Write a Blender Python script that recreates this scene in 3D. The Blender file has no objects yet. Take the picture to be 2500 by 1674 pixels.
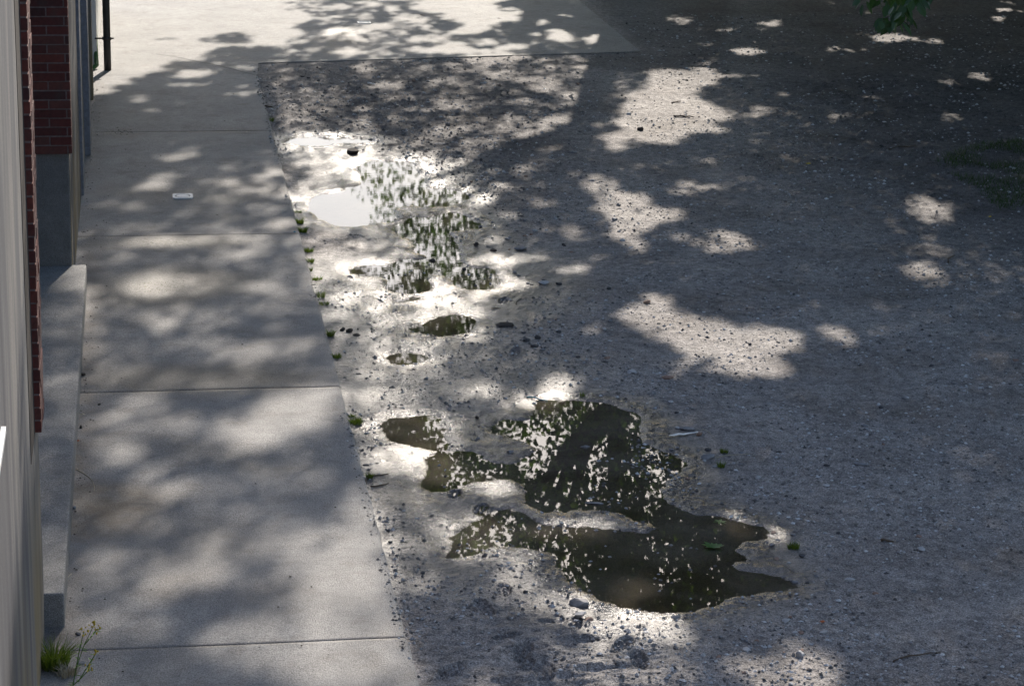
import bpy, bmesh, math, random
import numpy as np
from mathutils import Vector, Matrix
R = math.radians
rng = np.random.default_rng(7)
random.seed(7)
S = bpy.context.scene
COL = S.collection

# ------------------------------------------------------------------ camera
CAM_H = 6.0
F_PX, YAW, PITCH, ROLL = 6050.07, 0.151819477, 0.286761808, 0.020881745
cam_d = bpy.data.cameras.new('camera')
cam = bpy.data.objects.new('camera', cam_d); COL.objects.link(cam); S.camera = cam
cam_d.sensor_width = 36; cam_d.lens = F_PX / 2500 * 36
cam_d.clip_start = 0.05; cam_d.clip_end = 2000
FW = np.array([math.sin(YAW)*math.cos(PITCH), math.cos(YAW)*math.cos(PITCH), -math.sin(PITCH)])
_r = np.array([math.cos(YAW), -math.sin(YAW), 0]); _u = np.cross(_r, FW)
RT = math.cos(ROLL)*_r + math.sin(ROLL)*_u; UP = -math.sin(ROLL)*_r + math.cos(ROLL)*_u
m = Matrix(((RT[0], UP[0], -FW[0], 0), (RT[1], UP[1], -FW[1], 0), (RT[2], UP[2], -FW[2], CAM_H), (0, 0, 0, 1)))
cam.matrix_world = m

def at(px, py, z=0.0):
    """where a point of the 2500 px photograph lies on the level z of the place"""
    d = FW*F_PX + RT*(px-1250) - UP*(py-837)
    t = (z-CAM_H)/d[2]
    return (float(d[0]*t), float(d[1]*t))

# ------------------------------------------------------------------ light
SUN_EL, SUN_AZ = 31.0, 14.0          # azimuth from +Y towards +X
SUNV = Vector((math.sin(R(SUN_AZ))*math.cos(R(SUN_EL)), math.cos(R(SUN_AZ))*math.cos(R(SUN_EL)), math.sin(R(SUN_EL))))
sd = bpy.data.lights.new('sun', 'SUN'); sd.energy = 4.8; sd.angle = R(0.53); sd.color = (1.0, 0.91, 0.80)
so = bpy.data.objects.new('sun', sd); COL.objects.link(so); so.location = (0, 0, 30)
so.rotation_mode = 'QUATERNION'; so.rotation_quaternion = (-SUNV).to_track_quat('-Z', 'Y')
W = bpy.data.worlds.new('World'); S.world = W; W.use_nodes = True
nt = W.node_tree
sky = nt.nodes.new('ShaderNodeTexSky'); sky.sky_type = 'NISHITA'; sky.sun_disc = False
sky.sun_elevation = R(SUN_EL); sky.sun_rotation = R(SUN_AZ); sky.air_density = 1.0; sky.dust_density = 1.2; sky.ozone_density = 1.0
nt.links.new(sky.outputs[0], nt.nodes['Background'].inputs[0])
nt.nodes['Background'].inputs[1].default_value = 0.15
S.view_settings.view_transform = 'Standard'; S.view_settings.look = 'None'
S.view_settings.gamma = 1; S.view_settings.exposure = 0.70
S.cycles.max_bounces = 6; S.cycles.transparent_max_bounces = 12
S.cycles.sample_clamp_indirect = 6.0

# ------------------------------------------------------------------ helpers
def tag(o, label=None, cat=None, group=None, kind=None):
    if label: o['label'] = label
    if cat: o['category'] = cat
    if group: o['group'] = group
    if kind: o['kind'] = kind
    return o

def empty(name, loc, label, cat, group=None):
    o = bpy.data.objects.new(name, None); COL.objects.link(o); o.location = loc
    o.empty_display_size = 0.1
    return tag(o, label, cat, group)

def mesh(name, verts, faces, mat, parent=None, smooth=False, loc=None):
    me = bpy.data.meshes.new(name)
    me.from_pydata([tuple(v) for v in verts], [], [tuple(f) for f in faces]); me.update()
    if mat: me.materials.append(mat)
    if smooth: me.polygons.foreach_set('use_smooth', [True]*len(me.polygons))
    o = bpy.data.objects.new(name, me); COL.objects.link(o)
    if loc is not None: o.location = loc
    if parent:
        o.parent = parent
        if loc is None: o.matrix_parent_inverse = Matrix.Translation(-parent.location) if parent.parent is None else Matrix()
        if loc is None and parent.parent is None:
            o.matrix_parent_inverse = Matrix(); o.location = -parent.location
    return o

def np_mesh(name, verts, quads, mat, parent=None, smooth=True, attrs=None, k=4):
    """verts Nx3, quads Mxk arrays"""
    me = bpy.data.meshes.new(name)
    n, q = len(verts), len(quads)
    me.vertices.add(n); me.vertices.foreach_set('co', np.asarray(verts, np.float32).ravel())
    me.loops.add(q*k); me.loops.foreach_set('vertex_index', np.asarray(quads, np.int32).ravel())
    me.polygons.add(q)
    me.polygons.foreach_set('loop_start', np.arange(0, q*k, k, dtype=np.int32))
    me.polygons.foreach_set('use_smooth', np.full(q, smooth, dtype=bool))
    me.update(calc_edges=True); me.validate()
    if attrs:
        for kx, v in attrs.items():
            a = me.attributes.new(kx, 'FLOAT', 'POINT'); a.data.foreach_set('value', np.asarray(v, np.float32).ravel())
    me.materials.append(mat)
    o = bpy.data.objects.new(name, me); COL.objects.link(o)
    if parent:
        o.parent = parent; o.location = -parent.location
    return o

_lat = rng.random((16, 256, 256))
def vnoise(x, y, scale, seed=0):
    """value noise 0..1, one octave, of feature size scale"""
    L = _lat[seed % 16]
    u = np.asarray(x, float)/scale + 37.3*seed; v = np.asarray(y, float)/scale + 91.7*seed
    i = np.floor(u).astype(int); j = np.floor(v).astype(int); fu = u-i; fv = v-j
    fu = fu*fu*(3-2*fu); fv = fv*fv*(3-2*fv)
    a = L[i % 256, j % 256]; b = L[(i+1) % 256, j % 256]; c = L[i % 256, (j+1) % 256]; d = L[(i+1) % 256, (j+1) % 256]
    return (a*(1-fu)+b*fu)*(1-fv)+(c*(1-fu)+d*fu)*fv
def fnoise(x, y, scale, octs=4, seed=0):
    s = 0; w = 0
    for k in range(octs):
        s = s + vnoise(x, y, scale/2**k, seed+k)*0.55**k; w += 0.55**k
    return s/w

# --- nodes
def new_mat(name):
    mt = bpy.data.materials.new(name); mt.use_nodes = True
    n = mt.node_tree.nodes; l = mt.node_tree.links
    return mt, n, l, n['Principled BSDF']
def N(n, t, **kw):
    x = n.new(t)
    for k, v in kw.items():
        if k.startswith('i_'): x.inputs[k[2:].replace('_', ' ')].default_value = v
        else: setattr(x, k, v)
    return x
def ramp(n, l, src, stops):
    r = n.new('ShaderNodeValToRGB'); e = r.color_ramp.elements
    while len(e) < len(stops): e.new(0.5)
    for a, (p, c) in zip(e, stops): a.position = p; a.color = (*c, 1) if len(c) == 3 else c
    l.new(src, r.inputs[0]); return r.outputs[0]
def g3(v): return (v, v, v)
def coords(n): return n.new('ShaderNodeTexCoord').outputs['Object']
def mapping(n, l, src, scale=(1, 1, 1), rot=(0, 0, 0)):
    mp = n.new('ShaderNodeMapping'); mp.inputs['Scale'].default_value = scale; mp.inputs['Rotation'].default_value = rot
    l.new(src, mp.inputs[0]); return mp.outputs[0]
def noise(n, l, src, scale, detail=4, rough=0.6):
    t = N(n, 'ShaderNodeTexNoise'); t.inputs['Scale'].default_value = scale; t.inputs['Detail'].default_value = detail
    t.inputs['Roughness'].default_value = rough; l.new(src, t.inputs['Vector']); return t.outputs['Fac']
def mixc(n, l, fac, a, b, mode='MIX'):
    x = n.new('ShaderNodeMix'); x.data_type = 'RGBA'; x.blend_type = mode
    for s, v in ((0, fac), (6, a), (7, b)):
        if isinstance(v, (int, float)): x.inputs[s].default_value = v
        elif isinstance(v, tuple): x.inputs[s].default_value = (*v, 1)
        else: l.new(v, x.inputs[s])
    return x.outputs[2]
def math_(n, l, op, a, b=0.0, c=None, clamp=False):
    x = n.new('ShaderNodeMath'); x.operation = op; x.use_clamp = clamp
    for s, v in enumerate((a, b) if c is None else (a, b, c)):
        if isinstance(v, (int, float)): x.inputs[s].default_value = v
        else: l.new(v, x.inputs[s])
    return x.outputs[0]
def bump(n, l, h, strength, dist, prev=None):
    b = n.new('ShaderNodeBump'); b.inputs['Strength'].default_value = strength; b.inputs['Distance'].default_value = dist
    l.new(h, b.inputs['Height'])
    if prev is not None: l.new(prev, b.inputs['Normal'])
    return b.outputs[0]
def attr(n, name):
    a = n.new('ShaderNodeAttribute'); a.attribute_name = name; return a.outputs['Fac']

# ------------------------------------------------------------------ materials
def mat_ground():
    mt, n, l, p = new_mat('wet_gravelly_dirt')
    co = coords(n)
    n1 = noise(n, l, co, 0.9, 6); n2 = noise(n, l, co, 14, 6, 0.7); n3 = noise(n, l, co, 90, 3, 0.7)
    base = ramp(n, l, n1, [(0.3, (0.18, 0.158, 0.143)), (0.5, (0.25, 0.23, 0.22)), (0.7, (0.32, 0.295, 0.275))])
    base = mixc(n, l, 0.8, base, ramp(n, l, n2, [(0.3, g3(0.35)), (0.7, g3(1.6))]), 'MULTIPLY')
    base = mixc(n, l, 0.9, base, ramp(n, l, n3, [(0.32, g3(0.3)), (0.5, g3(1.05)), (0.68, g3(2.2))]), 'MULTIPLY')
    # pale and dark grit
    v = N(n, 'ShaderNodeTexVoronoi'); v.inputs['Scale'].default_value = 55; v.inputs['Randomness'].default_value = 1; l.new(co, v.inputs['Vector'])
    gr = ramp(n, l, v.outputs['Distance'], [(0.10, g3(1)), (0.32, g3(0))])
    sep = n.new('ShaderNodeSeparateColor'); l.new(v.outputs['Color'], sep.inputs[0])
    sel = math_(n, l, 'GREATER_THAN', sep.outputs[0], 0.80)
    base = mixc(n, l, math_(n, l, 'MULTIPLY', math_(n, l, 'MULTIPLY', gr, sel), 0.6), base, (0.42, 0.42, 0.42))
    wet = attr(n, 'wet'); dark = attr(n, 'dark')
    wn = math_(n, l, 'ADD', wet, math_(n, l, 'MULTIPLY', math_(n, l, 'SUBTRACT', n2, 0.5), 0.5), clamp=True)
    base = mixc(n, l, wn, base, mixc(n, l, 1.0, base, (0.30, 0.28, 0.27), 'MULTIPLY'))
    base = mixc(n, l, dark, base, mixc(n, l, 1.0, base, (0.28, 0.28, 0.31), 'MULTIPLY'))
    l.new(base, p.inputs['Base Color'])
    ro = ramp(n, l, wn, [(0.0, g3(0.80)), (0.35, g3(0.38)), (1.0, g3(0.23))]); l.new(ro, p.inputs['Roughness'])
    l.new(ramp(n, l, wn, [(0.2, g3(0.4)), (0.9, g3(0.85))]), p.inputs['Specular IOR Level'])
    k_ = math_(n, l, 'SUBTRACT', 1.0, math_(n, l, 'MULTIPLY', wn, 0.62))
    def hm(h): return math_(n, l, 'MULTIPLY', h, k_)
    b = bump(n, l, hm(n2), 0.9, 0.02)
    b = bump(n, l, hm(noise(n, l, co, 38, 4, 0.75)), 0.9, 0.012, b)
    b = bump(n, l, math_(n, l, 'MULTIPLY', n3, math_(n, l, 'SUBTRACT', 1.0, math_(n, l, 'MULTIPLY', wn, 0.35))), 1.0, 0.008, b)
    b = bump(n, l, hm(v.outputs['Distance']), -0.35, 0.006, b)
    l.new(b, p.inputs['Normal'])
    return mt

def mat_concrete(name, tint=(0.44, 0.425, 0.405), attrs=True, scale=1.0):
    mt, n, l, p = new_mat(name)
    co = coords(n)
    n1 = noise(n, l, co, 1.2*scale, 5); n2 = noise(n, l, co, 9*scale, 6, 0.65); n3 = noise(n, l, co, 130*scale, 3, 0.7)
    base = ramp(n, l, n1, [(0.3, tuple(c*0.80 for c in tint)), (0.7, tuple(c*1.08 for c in tint))])
    base = mixc(n, l, 0.5, base, ramp(n, l, n2, [(0.3, g3(0.72)), (0.7, g3(1.2))]), 'MULTIPLY')
    base = mixc(n, l, 0.7, base, ramp(n, l, n3, [(0.30, g3(0.22)), (0.5, g3(1.1)), (0.68, g3(1.9))]), 'MULTIPLY')
    vo = N(n, 'ShaderNodeTexVoronoi'); vo.inputs['Scale'].default_value = 52*scale; l.new(co, vo.inputs['Vector'])
    pit = ramp(n, l, vo.outputs['Distance'], [(0.06, g3(0.25)), (0.25, g3(1.0)), (0.6, g3(1.15))])
    base = mixc(n, l, ramp(n, l, noise(n, l, co, 1.7, 4), [(0.4, g3(.15)), (0.6, g3(.8))]), base, mixc(n, l, 1.0, base, pit, 'MULTIPLY'))
    n4 = noise(n, l, co, 4.5, 6, 0.7)
    if attrs:
        wet = attr(n, 'wet'); dirt = attr(n, 'dirt')
        dirt = math_(n, l, 'MULTIPLY', dirt, ramp(n, l, n4, [(0.35, g3(0.25)), (0.6, g3(1))]))
        blot = ramp(n, l, noise(n, l, co, 2.6, 6, 0.75), [(0.52, g3(0)), (0.66, g3(0.55))])
        base = mixc(n, l, blot, base, mixc(n, l, 1.0, base, (0.66, 0.62, 0.58), 'MULTIPLY'))
        wn = math_(n, l, 'ADD', wet, math_(n, l, 'MULTIPLY', math_(n, l, 'SUBTRACT', n2, 0.5), 0.6), clamp=True)
        wn = math_(n, l, 'MULTIPLY', wn, math_(n, l, 'GREATER_THAN', wet, 0.02))
        base = mixc(n, l, wn, base, mixc(n, l, 1.0, base, (0.52, 0.50, 0.48), 'MULTIPLY'))
        base = mixc(n, l, dirt, base, mixc(n, l, 1.0, base, (0.55, 0.46, 0.38), 'MULTIPLY'))
        film = math_(n, l, 'MULTIPLY', attr(n, 'film'), ramp(n, l, noise(n, l, co, 26, 5, .8), [(0.40, g3(0.0)), (0.58, g3(1))]))
        ro = ramp(n, l, wn, [(0.0, g3(0.70)), (1.0, g3(0.5))])
        ro = mixc(n, l, math_(n, l, 'MULTIPLY', film, 1.2, clamp=True), ro, g3(0.22))
        l.new(math_(n, l, 'ADD', 0.35, math_(n, l, 'MULTIPLY', film, 0.9), clamp=True), p.inputs['Specular IOR Level'])
        l.new(ro, p.inputs['Roughness'])
    else:
        p.inputs['Roughness'].default_value = 0.72
    p.inputs['Specular IOR Level'].default_value = 0.3
    l.new(base, p.inputs['Base Color'])
    b = bump(n, l, n2, 0.5, 0.01)
    b = bump(n, l, noise(n, l, co, 45, 4, .75), 0.8, 0.012, b)
    b = bump(n, l, n3, 1.0, 0.010, b)
    l.new(b, p.inputs['Normal'])
    return mt

def mat_water():
    mt, n, l, p = new_mat('muddy_puddle_water')
    n.remove(p); out = n['Material Output']
    co = coords(n)
    rp = noise(n, l, mapping(n, l, co, (3.0, 14.0, 1)), 1.0, 3, 0.5)
    rp2 = noise(n, l, mapping(n, l, co, (20, 60.0, 1)), 1.0, 2, 0.5)
    sy = n.new('ShaderNodeSeparateXYZ'); l.new(co, sy.inputs[0])
    wind = ramp(n, l, math_(n, l, 'DIVIDE', sy.outputs[1], 40.0), [(0.44, g3(0.34)), (0.52, g3(1.0))])      # the near water lies in the lee
    b = bump(n, l, math_(n, l, 'MULTIPLY', rp, wind), 0.0062, 0.012); b = bump(n, l, math_(n, l, 'MULTIPLY', rp2, wind), 0.011, 0.002, b)
    fr = N(n, 'ShaderNodeFresnel'); fr.inputs['IOR'].default_value = 1.52; l.new(b, fr.inputs['Normal'])
    gl = N(n, 'ShaderNodeBsdfGlossy'); gl.inputs['Roughness'].default_value = 0.0; l.new(b, gl.inputs['Normal'])
    tr = N(n, 'ShaderNodeBsdfTransparent'); tr.inputs['Color'].default_value = (0.66, 0.58, 0.44, 1)
    df = N(n, 'ShaderNodeBsdfDiffuse')
    cl = noise(n, l, co, 1.3, 3)
    l.new(ramp(n, l, cl, [(0.35, (0.055, 0.043, 0.028)), (0.65, (0.15, 0.128, 0.10))]), df.inputs['Color'])
    m1 = n.new('ShaderNodeMixShader'); m1.inputs[0].default_value = 0.7; l.new(tr.outputs[0], m1.inputs[1]); l.new(df.outputs[0], m1.inputs[2])
    m2 = n.new('ShaderNodeMixShader'); l.new(fr.outputs[0], m2.inputs[0]); l.new(m1.outputs[0], m2.inputs[1]); l.new(gl.outputs[0], m2.inputs[2])
    l.new(m2.outputs[0], out.inputs[0])
    return mt

def mat_leaf(name, c1, c2, trans=0.45):
    mt, n, l, p = new_mat(name)
    n.remove(p); out = n['Material Output']
    geo = n.new('ShaderNodeNewGeometry')
    c = ramp(n, l, geo.outputs['Random Per Island'], [(0.0, c1), (1.0, c2)])
    df = N(n, 'ShaderNodeBsdfPrincipled'); df.inputs['Roughness'].default_value = 0.5; l.new(c, df.inputs['Base Color'])
    tl = N(n, 'ShaderNodeBsdfTranslucent'); l.new(mixc(n, l, 1.0, c, (2.1, 2.3, 0.9), 'MULTIPLY'), tl.inputs['Color'])
    mx = n.new('ShaderNodeMixShader'); mx.inputs[0].default_value = trans
    l.new(df.outputs[0], mx.inputs[1]); l.new(tl.outputs[0], mx.inputs[2]); l.new(mx.outputs[0], out.inputs[0])
    return mt

def mat_plain(name, col, rough=0.6, var=0.25, sc=20, metallic=0.0, bmp=0.2):
    mt, n, l, p = new_mat(name)
    co = coords(n); a = noise(n, l, co, sc, 5)
    l.new(ramp(n, l, a, [(0.3, tuple(c*(1-var) for c in col)), (0.7, tuple(min(1, c*(1+var)) for c in col))]), p.inputs['Base Color'])
    p.inputs['Roughness'].default_value = rough; p.inputs['Metallic'].default_value = metallic
    l.new(bump(n, l, noise(n, l, co, sc*4, 4), bmp, 0.004), p.inputs['Normal'])
    return mt

def mat_render_wall():
    mt, n, l, p = new_mat('streaked_render')
    co = coords(n)
    s1 = noise(n, l, mapping(n, l, co, (1, 0.75, 0.10)), 1.0, 5, 0.65)
    s2 = noise(n, l, mapping(n, l, co, (3, 1.3, 0.3)), 1.0, 4, 0.7)
    s3 = noise(n, l, co, 60, 3)
    c = ramp(n, l, s1, [(0.32, (0.06, 0.06, 0.068)), (0.42, (0.13, 0.128, 0.133)), (0.50, (0.27, 0.25, 0.225)), (0.58, (0.11, 0.11, 0.118)), (0.68, (0.22, 0.208, 0.195))])
    c = mixc(n, l, 0.5, c, ramp(n, l, s2, [(0.3, g3(0.6)), (0.7, g3(1.25))]), 'MULTIPLY')
    c = mixc(n, l, 0.4, c, ramp(n, l, s3, [(0.35, g3(0.6)), (0.65, g3(1.2))]), 'MULTIPLY')
    sx = n.new('ShaderNodeSeparateXYZ'); l.new(co, sx.inputs[0])
    low = math_(n, l, 'MULTIPLY', math_(n, l, 'SUBTRACT', 1.5, sx.outputs[2], clamp=True), ramp(n, l, s2, [(0.42, g3(0)), (0.6, g3(1))]))
    c = mixc(n, l, math_(n, l, 'MULTIPLY', low, 0.75), c, (0.22, 0.16, 0.06))
    l.new(c, p.inputs['Base Color']); p.inputs['Roughness'].default_value = 0.85
    l.new(bump(n, l, s3, 0.4, 0.006), p.inputs['Normal'])
    return mt

M_ground = mat_ground()
M_path = mat_concrete('worn_concrete_path', (0.30, 0.294, 0.290))
M_pad = mat_concrete('pale_concrete_pad', (0.275, 0.27, 0.265), True)
M_ledge = mat_concrete('grey_ledge_concrete', (0.27, 0.268, 0.265), False)
M_plinth = mat_concrete('stained_plinth_concrete', (0.20, 0.203, 0.203), False, 2.0)
M_water = mat_water()
M_leaf = mat_leaf('green_leaves', (0.035, 0.075, 0.012), (0.095, 0.14, 0.022), 0.38)
M_leaf_hang = mat_leaf('shaded_spray_leaves', (0.015, 0.045, 0.01), (0.035, 0.08, 0.016), 0.25)  # darkened copy of the crown greens; the spray's shade is in the colour
M_blade = mat_leaf('grass_blades', (0.045, 0.09, 0.012), (0.13, 0.16, 0.03), 0.35)
M_shadegrass = mat_leaf('shade_grass_blades', (0.022, 0.045, 0.008), (0.05, 0.085, 0.016), 0.25)  # darker copy of the grass greens, deep shade put into the colour
M_weed = mat_leaf('weed_green', (0.05, 0.12, 0.02), (0.09, 0.19, 0.04), 0.3)
M_bark = mat_plain('bark', (0.055, 0.042, 0.032), 0.9, 0.4, 14, 0, 0.8)
def mat_brick():
    mt, n, l, p = new_mat('red_brick'); co = coords(n); geo = n.new('ShaderNodeNewGeometry')
    c = ramp(n, l, geo.outputs['Random Per Island'], [(0.0, (0.055, 0.018, 0.018)), (0.4, (0.105, 0.026, 0.022)), (0.8, (0.135, 0.035, 0.026)), (1.0, (0.10, 0.040, 0.034))])
    c = mixc(n, l, 0.7, c, ramp(n, l, noise(n, l, co, 30, 5, .7), [(0.3, g3(0.5)), (0.7, g3(1.35))]), 'MULTIPLY')
    c = mixc(n, l, math_(n, l, 'MULTIPLY', ramp(n, l, noise(n, l, co, 6, 5, .7), [(0.5, g3(0)), (0.7, g3(1))]), .5), c, (0.06, 0.055, 0.05))
    l.new(c, p.inputs['Base Color']); p.inputs['Roughness'].default_value = 0.9
    l.new(bump(n, l, noise(n, l, co, 70, 4), .6, 0.004), p.inputs['Normal'])
    return mt
M_brick = mat_brick()
M_mortar = mat_plain('mortar', (0.19, 0.155, 0.155), 0.9, 0.3, 30)
M_wall = mat_render_wall()
M_blue = mat_plain('pale_blue_paint', (0.17, 0.18, 0.21), 0.6, 0.25, 25)
M_white = mat_plain('white_paint', (0.80, 0.80, 0.78), 0.5, 0.05, 12)
M_pipe = mat_plain('dark_pipe_metal', (0.030, 0.028, 0.024), 0.5, 0.3, 25)
M_green = mat_plain('green_hose', (0.04, 0.12, 0.03), 0.6, 0.3, 30)
M_rust = mat_plain('rust', (0.06, 0.02, 0.018), 0.9, 0.4, 40)
M_stone_p = mat_plain('pale_stone', (0.40, 0.40, 0.41), 0.7, 0.3, 30)
M_stone_d = mat_plain('dark_stone', (0.055, 0.055, 0.06), 0.7, 0.4, 30)
M_stone_m = mat_plain('grey_stone', (0.19, 0.19, 0.20), 0.7, 0.35, 30)
M_stone_b = mat_plain('brown_stone', (0.26, 0.17, 0.13), 0.75, 0.3, 30)
M_clod = mat_plain('dark_clod', (0.045, 0.036, 0.03), 0.8, 0.4, 40)
M_stick = mat_plain('twig_wood', (0.10, 0.075, 0.055), 0.85, 0.35, 30)
M_straw = mat_plain('dry_straw', (0.42, 0.37, 0.27), 0.8, 0.2, 30)
M_plastic_w = mat_plain('white_plastic', (0.75, 0.78, 0.80), 0.35, 0.05, 20)
M_plastic_b = mat_plain('blue_plastic', (0.03, 0.22, 0.32), 0.35, 0.1, 20)
M_yellow = mat_plain('yellow_leaf', (0.55, 0.40, 0.03), 0.6, 0.2, 20)
M_orange = mat_plain('orange_brick', (0.45, 0.13, 0.05), 0.8, 0.2, 30)
M_dark = mat_plain('drain_dark', (0.012, 0.012, 0.014), 0.8, 0.2, 20)
M_zinc = mat_plain('drain_metal', (0.62, 0.63, 0.65), 0.45, 0.1, 40)

# ------------------------------------------------------------------ traced shapes -> ground metres
def Z(ox, oy, s, pts): return [(ox+x/s, oy+y/s) for x, y in pts]
YG = -0.035                      # level of the yard; the path top is 0
def gpoly(pts, z=YG): return np.array([at(x, y, z) for x, y in pts])

GX0, GX1, GY0, GY1, GS = -2.0, 16.0, 10.0, 44.0, 0.03
gx = np.arange(GX0, GX1, GS); gy = np.arange(GY0, GY1, GS)
GXX, GYY = np.meshgrid(gx, gy, indexing='ij')
def fill(pg):
    """even-odd raster of a ground polygon"""
    x0, y0 = pg.min(0); x1, y1 = pg.max(0)
    i0, i1 = max(0, int((x0-GX0)/GS)-1), min(len(gx), int((x1-GX0)/GS)+2)
    j0, j1 = max(0, int((y0-GY0)/GS)-1), min(len(gy), int((y1-GY0)/GS)+2)
    sub = np.zeros((max(0, i1-i0), max(0, j1-j0)), bool)
    X = GXX[i0:i1, j0:j1]; Y = GYY[i0:i1, j0:j1]
    for a, b in zip(pg, np.roll(pg, -1, 0)):
        c = ((a[1] > Y) != (b[1] > Y))
        with np.errstate(divide='ignore', invalid='ignore'):
            t = (b[0]-a[0])*(Y-a[1])/(b[1]-a[1])+a[0]
        sub ^= c & (X < t)
    out = np.zeros(GXX.shape, bool); out[i0:i1, j0:j1] = sub
    return out
def blur(a, r_m, n=2):
    r = max(1, int(round(r_m/GS)))
    a = a.astype(np.float64)
    for _ in range(n):
        for ax in (0, 1):
            p = np.pad(a, [(r+1, r) if k == ax else (0, 0) for k in (0, 1)], mode='edge')
            c = np.cumsum(p, axis=ax)
            a = (np.take(c, range(2*r+1, c.shape[ax]), ax) - np.take(c, range(0, c.shape[ax]-2*r-1), ax))/(2*r+1)
    return a
def sample(F, x, y):
    u = np.clip((x-GX0)/GS, 0, len(gx)-1.001); v = np.clip((y-GY0)/GS, 0, len(gy)-1.001)
    i = u.astype(int); j = v.astype(int); fu = u-i; fv = v-j
    return (F[i, j]*(1-fu)+F[i+1, j]*fu)*(1-fv)+(F[i, j+1]*(1-fu)+F[i+1, j+1]*fu)*fv
def ell(cx, cy, rx, ry, ang=0, k=24):
    a = R(ang); return [(cx+rx*math.cos(t)*math.cos(a)-ry*math.sin(t)*math.sin(a), cy+rx*math.cos(t)*math.sin(a)+ry*math.sin(t)*math.cos(a)) for t in np.linspace(0, 2*math.pi, k, endpoint=False)]

A7 = (850, 900, 2.026); A6 = (650, 350, 2.613); A3 = (750, 800, 3.343)
PUDDLES = {
 'big': Z(*A7, [(945,150),(1050,155),(1180,160),(1330,175),(1345,200),(1435,215),(1455,270),(1440,310),(1460,360),(1500,390),(1580,415),(1620,440),(1660,470),(1640,510),(1590,535),(1545,590),(1560,630),(1600,670),(1680,710),(1740,722),(1830,725),(1910,745),(1990,765),(2060,790),(2075,820),(2050,840),(1960,850),(1910,870),(1905,905),(1970,925),(1960,945),(1885,960),(1890,985),(1990,1000),(2090,1010),(2150,1035),(2230,1065),(2130,1100),(2030,1110),(1960,1115),(1860,1130),(1850,1165),(1740,1185),(1640,1205),(1520,1200),(1430,1190),(1330,1165),(1230,1135),(1180,1100),(1120,1060),(1060,1010),(1020,965),(1040,920),(990,895),(900,885),(830,890),(760,870),(690,880),(650,910),(560,930),(500,940),(470,915),(520,880),(500,830),(600,770),(680,730),(760,690),(820,685),(890,720),(960,770),(1080,780),(1200,775),(1260,790),(1400,800),(1490,815),(1530,790),(1500,760),(1400,745),(1340,710),(1250,695),(1150,700),(1000,705),(930,690),(870,660),(890,600),(850,560),(790,545),(700,545),(600,560),(510,595),(420,610),(340,580),(370,540),(390,500),(380,440),(450,410),(560,400),(640,415),(700,460),(770,475),(830,470),(870,440),(930,400),(900,370),(830,345),(770,325),(690,310),(720,270),(780,235),(840,255),(900,260),(935,210)]),
 'left': Z(*A7, [(150,300),(200,240),(300,235),(400,230),(430,215),(450,235),(440,270),(480,300),(460,330),(500,380),(480,400),(400,400),(300,380),(200,350)]),
 'oval': Z(*A3, [(630,250),(680,215),(770,205),(880,205),(950,225),(970,245),(900,290),(780,303),(690,290)]),
 'lens': Z(*A6, [(905,1185),(1000,1160),(1040,1125),(1110,1095),(1200,1090),(1290,1100),(1340,1130),(1330,1170),(1290,1205),(1200,1222),(1100,1222),(1000,1210),(940,1200)]),
 'branch': Z(*A6, [(530,800),(580,780),(700,770),(780,775),(830,745),(930,738),(1040,740),(1050,720),(950,700),(950,650),(930,610),(860,595),(820,560),(790,550),(830,520),(900,505),(880,480),(950,470),(1050,475),(1140,440),(1200,435),(1290,460),(1310,490),(1370,520),(1340,545),(1240,555),(1150,570),(1190,600),(1215,650),(1230,710),(1260,760),(1330,800),(1400,790),(1460,800),(1490,870),(1470,920),(1390,935),(1290,935),(1220,910),(1180,870),(1130,835),(1060,830),(1010,850),(1050,900),(1030,945),(920,960),(840,955),(760,920),(780,880),(760,850),(680,850),(600,845),(550,830)]),
 'white': Z(*A6, [(290,350),(360,320),(450,320),(520,280),(620,260),(600,200),(580,150),(620,125),(680,105),(760,115),(880,110),(940,130),(960,180),(1000,220),(1020,280),(1180,290),(1270,320),(1290,350),(1240,380),(1130,405),(1020,405),(930,395),(840,405),(810,430),(830,470),(770,510),(700,500),(640,520),(560,535),(470,530),(380,500),(330,470),(290,430),(260,390)]),
 'far': [(695,346),(720,337),(760,334),(800,338),(850,337),(900,341),(925,345),(880,350),(820,352),(780,356),(735,356)],
 'sliver': Z(*A6, [(800,1000),(870,985),(960,975),(1000,985),(930,1000),(870,1010),(820,1015)]),
}
pm = {k: fill(gpoly(v, -0.05)) for k, v in PUDDLES.items()}
PALL = np.zeros(GXX.shape, bool)
for v in pm.values(): PALL |= v
B4 = blur(PALL, 0.04); B15 = blur(PALL, 0.10); WB = np.clip(blur(PALL, 0.14, 2)*3.0, 0, 1)*.34+blur(PALL, 0.28, 3)*.66
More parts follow.
